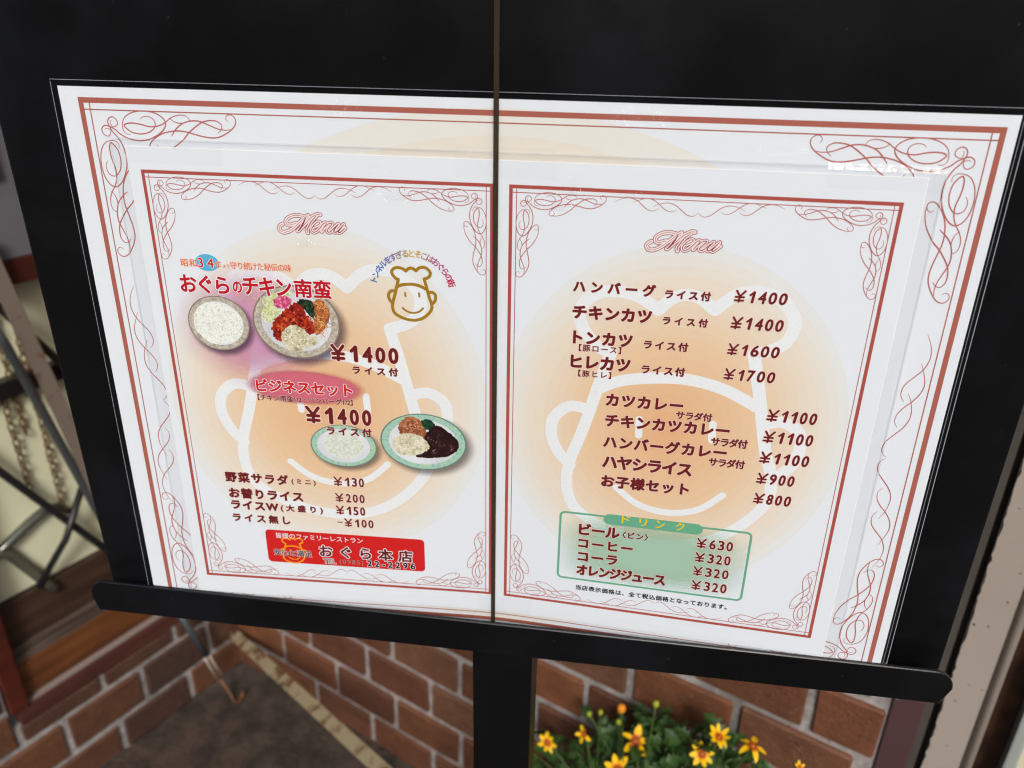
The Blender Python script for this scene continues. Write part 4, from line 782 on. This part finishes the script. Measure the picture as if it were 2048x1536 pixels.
def flower(pos, facing, scale, npet, kind, label):
    tip = Vector(FR(*pos)); f = bpy.data.objects.new('flower', None); C.objects.link(f); f.parent = t
    m = Mesh(); n = 10
    vs = [(.0028 * math.cos(6.283 * k / n) * rr, .0028 * math.sin(6.283 * k / n) * rr, z) for rr, z in ((1, 0), (.85, .0014), (.4, .0022)) for k in range(n)] + [(0, 0, .0024)]
    fs = [(r_ * n + k, r_ * n + (k + 1) % n, (r_ + 1) * n + (k + 1) % n, (r_ + 1) * n + k) for r_ in (0, 1) for k in range(n)] + [(2 * n + k, 2 * n + (k + 1) % n, 3 * n) for k in range(n)]
    me = bpy.data.meshes.new('flower'); me.from_pydata(vs, [], fs); me.materials.append(cmat)
    bpy.data.objects.remove(f); f = bpy.data.objects.new('flower', me); C.objects.link(f); f.parent = t; f['label'] = label
    f.location = tip - base; f.scale = (scale * .86,) * 3; f.rotation_euler = Vector(facing).to_track_quat('Z', 'Y').to_euler()
    for k in range(npet):
        p = bpy.data.objects.new('petal', PET[kind if random.random() < .7 else random.randint(0, 2)]); C.objects.link(p); p.parent = f
        p.rotation_euler = (random.uniform(-.15, .15), random.uniform(-.18, .18), 6.283 * k / npet + random.uniform(-.12, .12)); s = random.uniform(.9, 1.08); p.scale = (s, s * random.uniform(.8, 1.15), s * random.uniform(.5, 1.8))
    stem(tip - Vector(facing).normalized() * .002)
tc = Vector((.0535, -.365, 1.067)) - Vector(FR(790, 400, 95)); tc.normalize()
flower((675.9, 319, 90), tc + Vector((-.1, -.3, -.2)), .95, 7, 1, 'yellow flower with a dark red centre nearest the post')
flower((719.8, 360.6, 90), (-.6, -.5, .5), .85, 5, 2, 'small yellow flower seen from the side, second from the post')
flower((778.2, 388, 90), (.1, -.55, .8), 1.25, 5, 2, 'large open yellow flower in the middle')
flower((846, 415, 90), tc + Vector((.2, 0, .1)), 1.05, 8, 1, 'yellow flower with orange centre right of the middle')
flower((857.5, 439, 84), (.2, -.2, 1), .95, 8, 2, 'yellow flower with upturned narrow petals')
flower((889.7, 454.2, 90), (.1, -.05, 1), 1.15, 5, 0, 'rightmost yellow flower seen edge-on')
flower((765, 347, 100), (-.1, -.4, .9), 1.3, 6, 2, 'bright yellow flower cut by the bottom edge of the view')
flower((932.3, 458, 92), (.3, -.5, .6), .5, 5, 1, 'tiny yellow flower close to the purple strip')
for pos, mt, r in (((759.3, 422, 90), bud_o, .0045), ((794.4, 449.4, 90), bud_m, .0034), ((735, 398, 86), bud_m, .0028), ((725, 395, 92), bud_m, .0028), ((829, 360, 96), bud_m, .003), ((757, 400, 88), bud_m, .003)):
    tip = Vector(FR(*pos)); bm = bmesh.new(); bmesh.ops.create_icosphere(bm, subdivisions=2, radius=r)
    me = bpy.data.meshes.new('bud'); bm.to_mesh(me); bm.free(); me.materials.append(mt); me.polygons.foreach_set('use_smooth', [True] * len(me.polygons))
    o = bpy.data.objects.new('bud', me); C.objects.link(o); o.parent = t; o.location = tip - base; o.scale = (1, 1, 1.2); stem(tip, .0007)
def leaf_mesh(v):
    rr = random.Random(v); vs = [(0, 0, 0)]; fs = []; n = 9; L = .026
    for side in (1, -1):
        for i in range(n + 1):
            q = i / n; wv = .0062 * math.sin(math.pi * q) ** .8 * (1 + (.35 if i % 2 else -.3)); vs.append((L * q, side * wv, .004 * math.sin(q * 3) + abs(wv) * .5))
    ms = [(L * i / n, 0, .004 * math.sin(i / n * 3)) for i in range(n + 1)]; k = len(vs); vs += ms
    for i in range(n): fs.append((k + i, k + i + 1, 2 + i, 1 + i)); fs.append((k + i + 1, k + i, 1 + n + 1 + i, 2 + n + 1 + i))
    me = bpy.data.meshes.new('leaf'); me.from_pydata(vs, [], fs); me.materials.append(leafm.m); me.polygons.foreach_set('use_smooth', [True] * len(fs)); return me
LM = [leaf_mesh(v) for v in range(3)]
for k in range(260):
    u = random.gauss(790, 62); u = min(max(u, 665), 890); line = 303 + (min(u, 835) - 670) * .70 + max(0, u - 835) * .1 + 12 * math.sin(u * .09)
    h = line - abs(random.gauss(0, 34)) - random.uniform(0, 14); o = bpy.data.objects.new('leaf', LM[k % 3]); C.objects.link(o); o.parent = t
    p = Vector(FR(u, h, random.uniform(42, 90))); o.location = p - base; s = random.uniform(.5, 1.2); o.scale = (s, s, s)
    o.rotation_euler = (random.uniform(-.6, .6), random.uniform(-1.0, .3), random.uniform(0, 6.28))
    if k % 3 == 0: stem(p, .0007)
SM.build('stems', stemm, t, True)
t2 = thing('planter', FR(800, 0, 95), 'terracotta planter holding the yellow flowers in front of the brick wall', 'planter')
m = Mesh(); m.box(FR, (660, 0, 30), (930, 235, 162), bev=6); m.build('pot', plain('terracotta', lin(150, 88, 62), .8), t2)
m = Mesh(); m.box(FR, (668, 235.5, 38), (922, 240, 154)); tag(m.build('soil', plain('dark_soil', lin(40, 30, 24), .9), t2), kind='stuff')
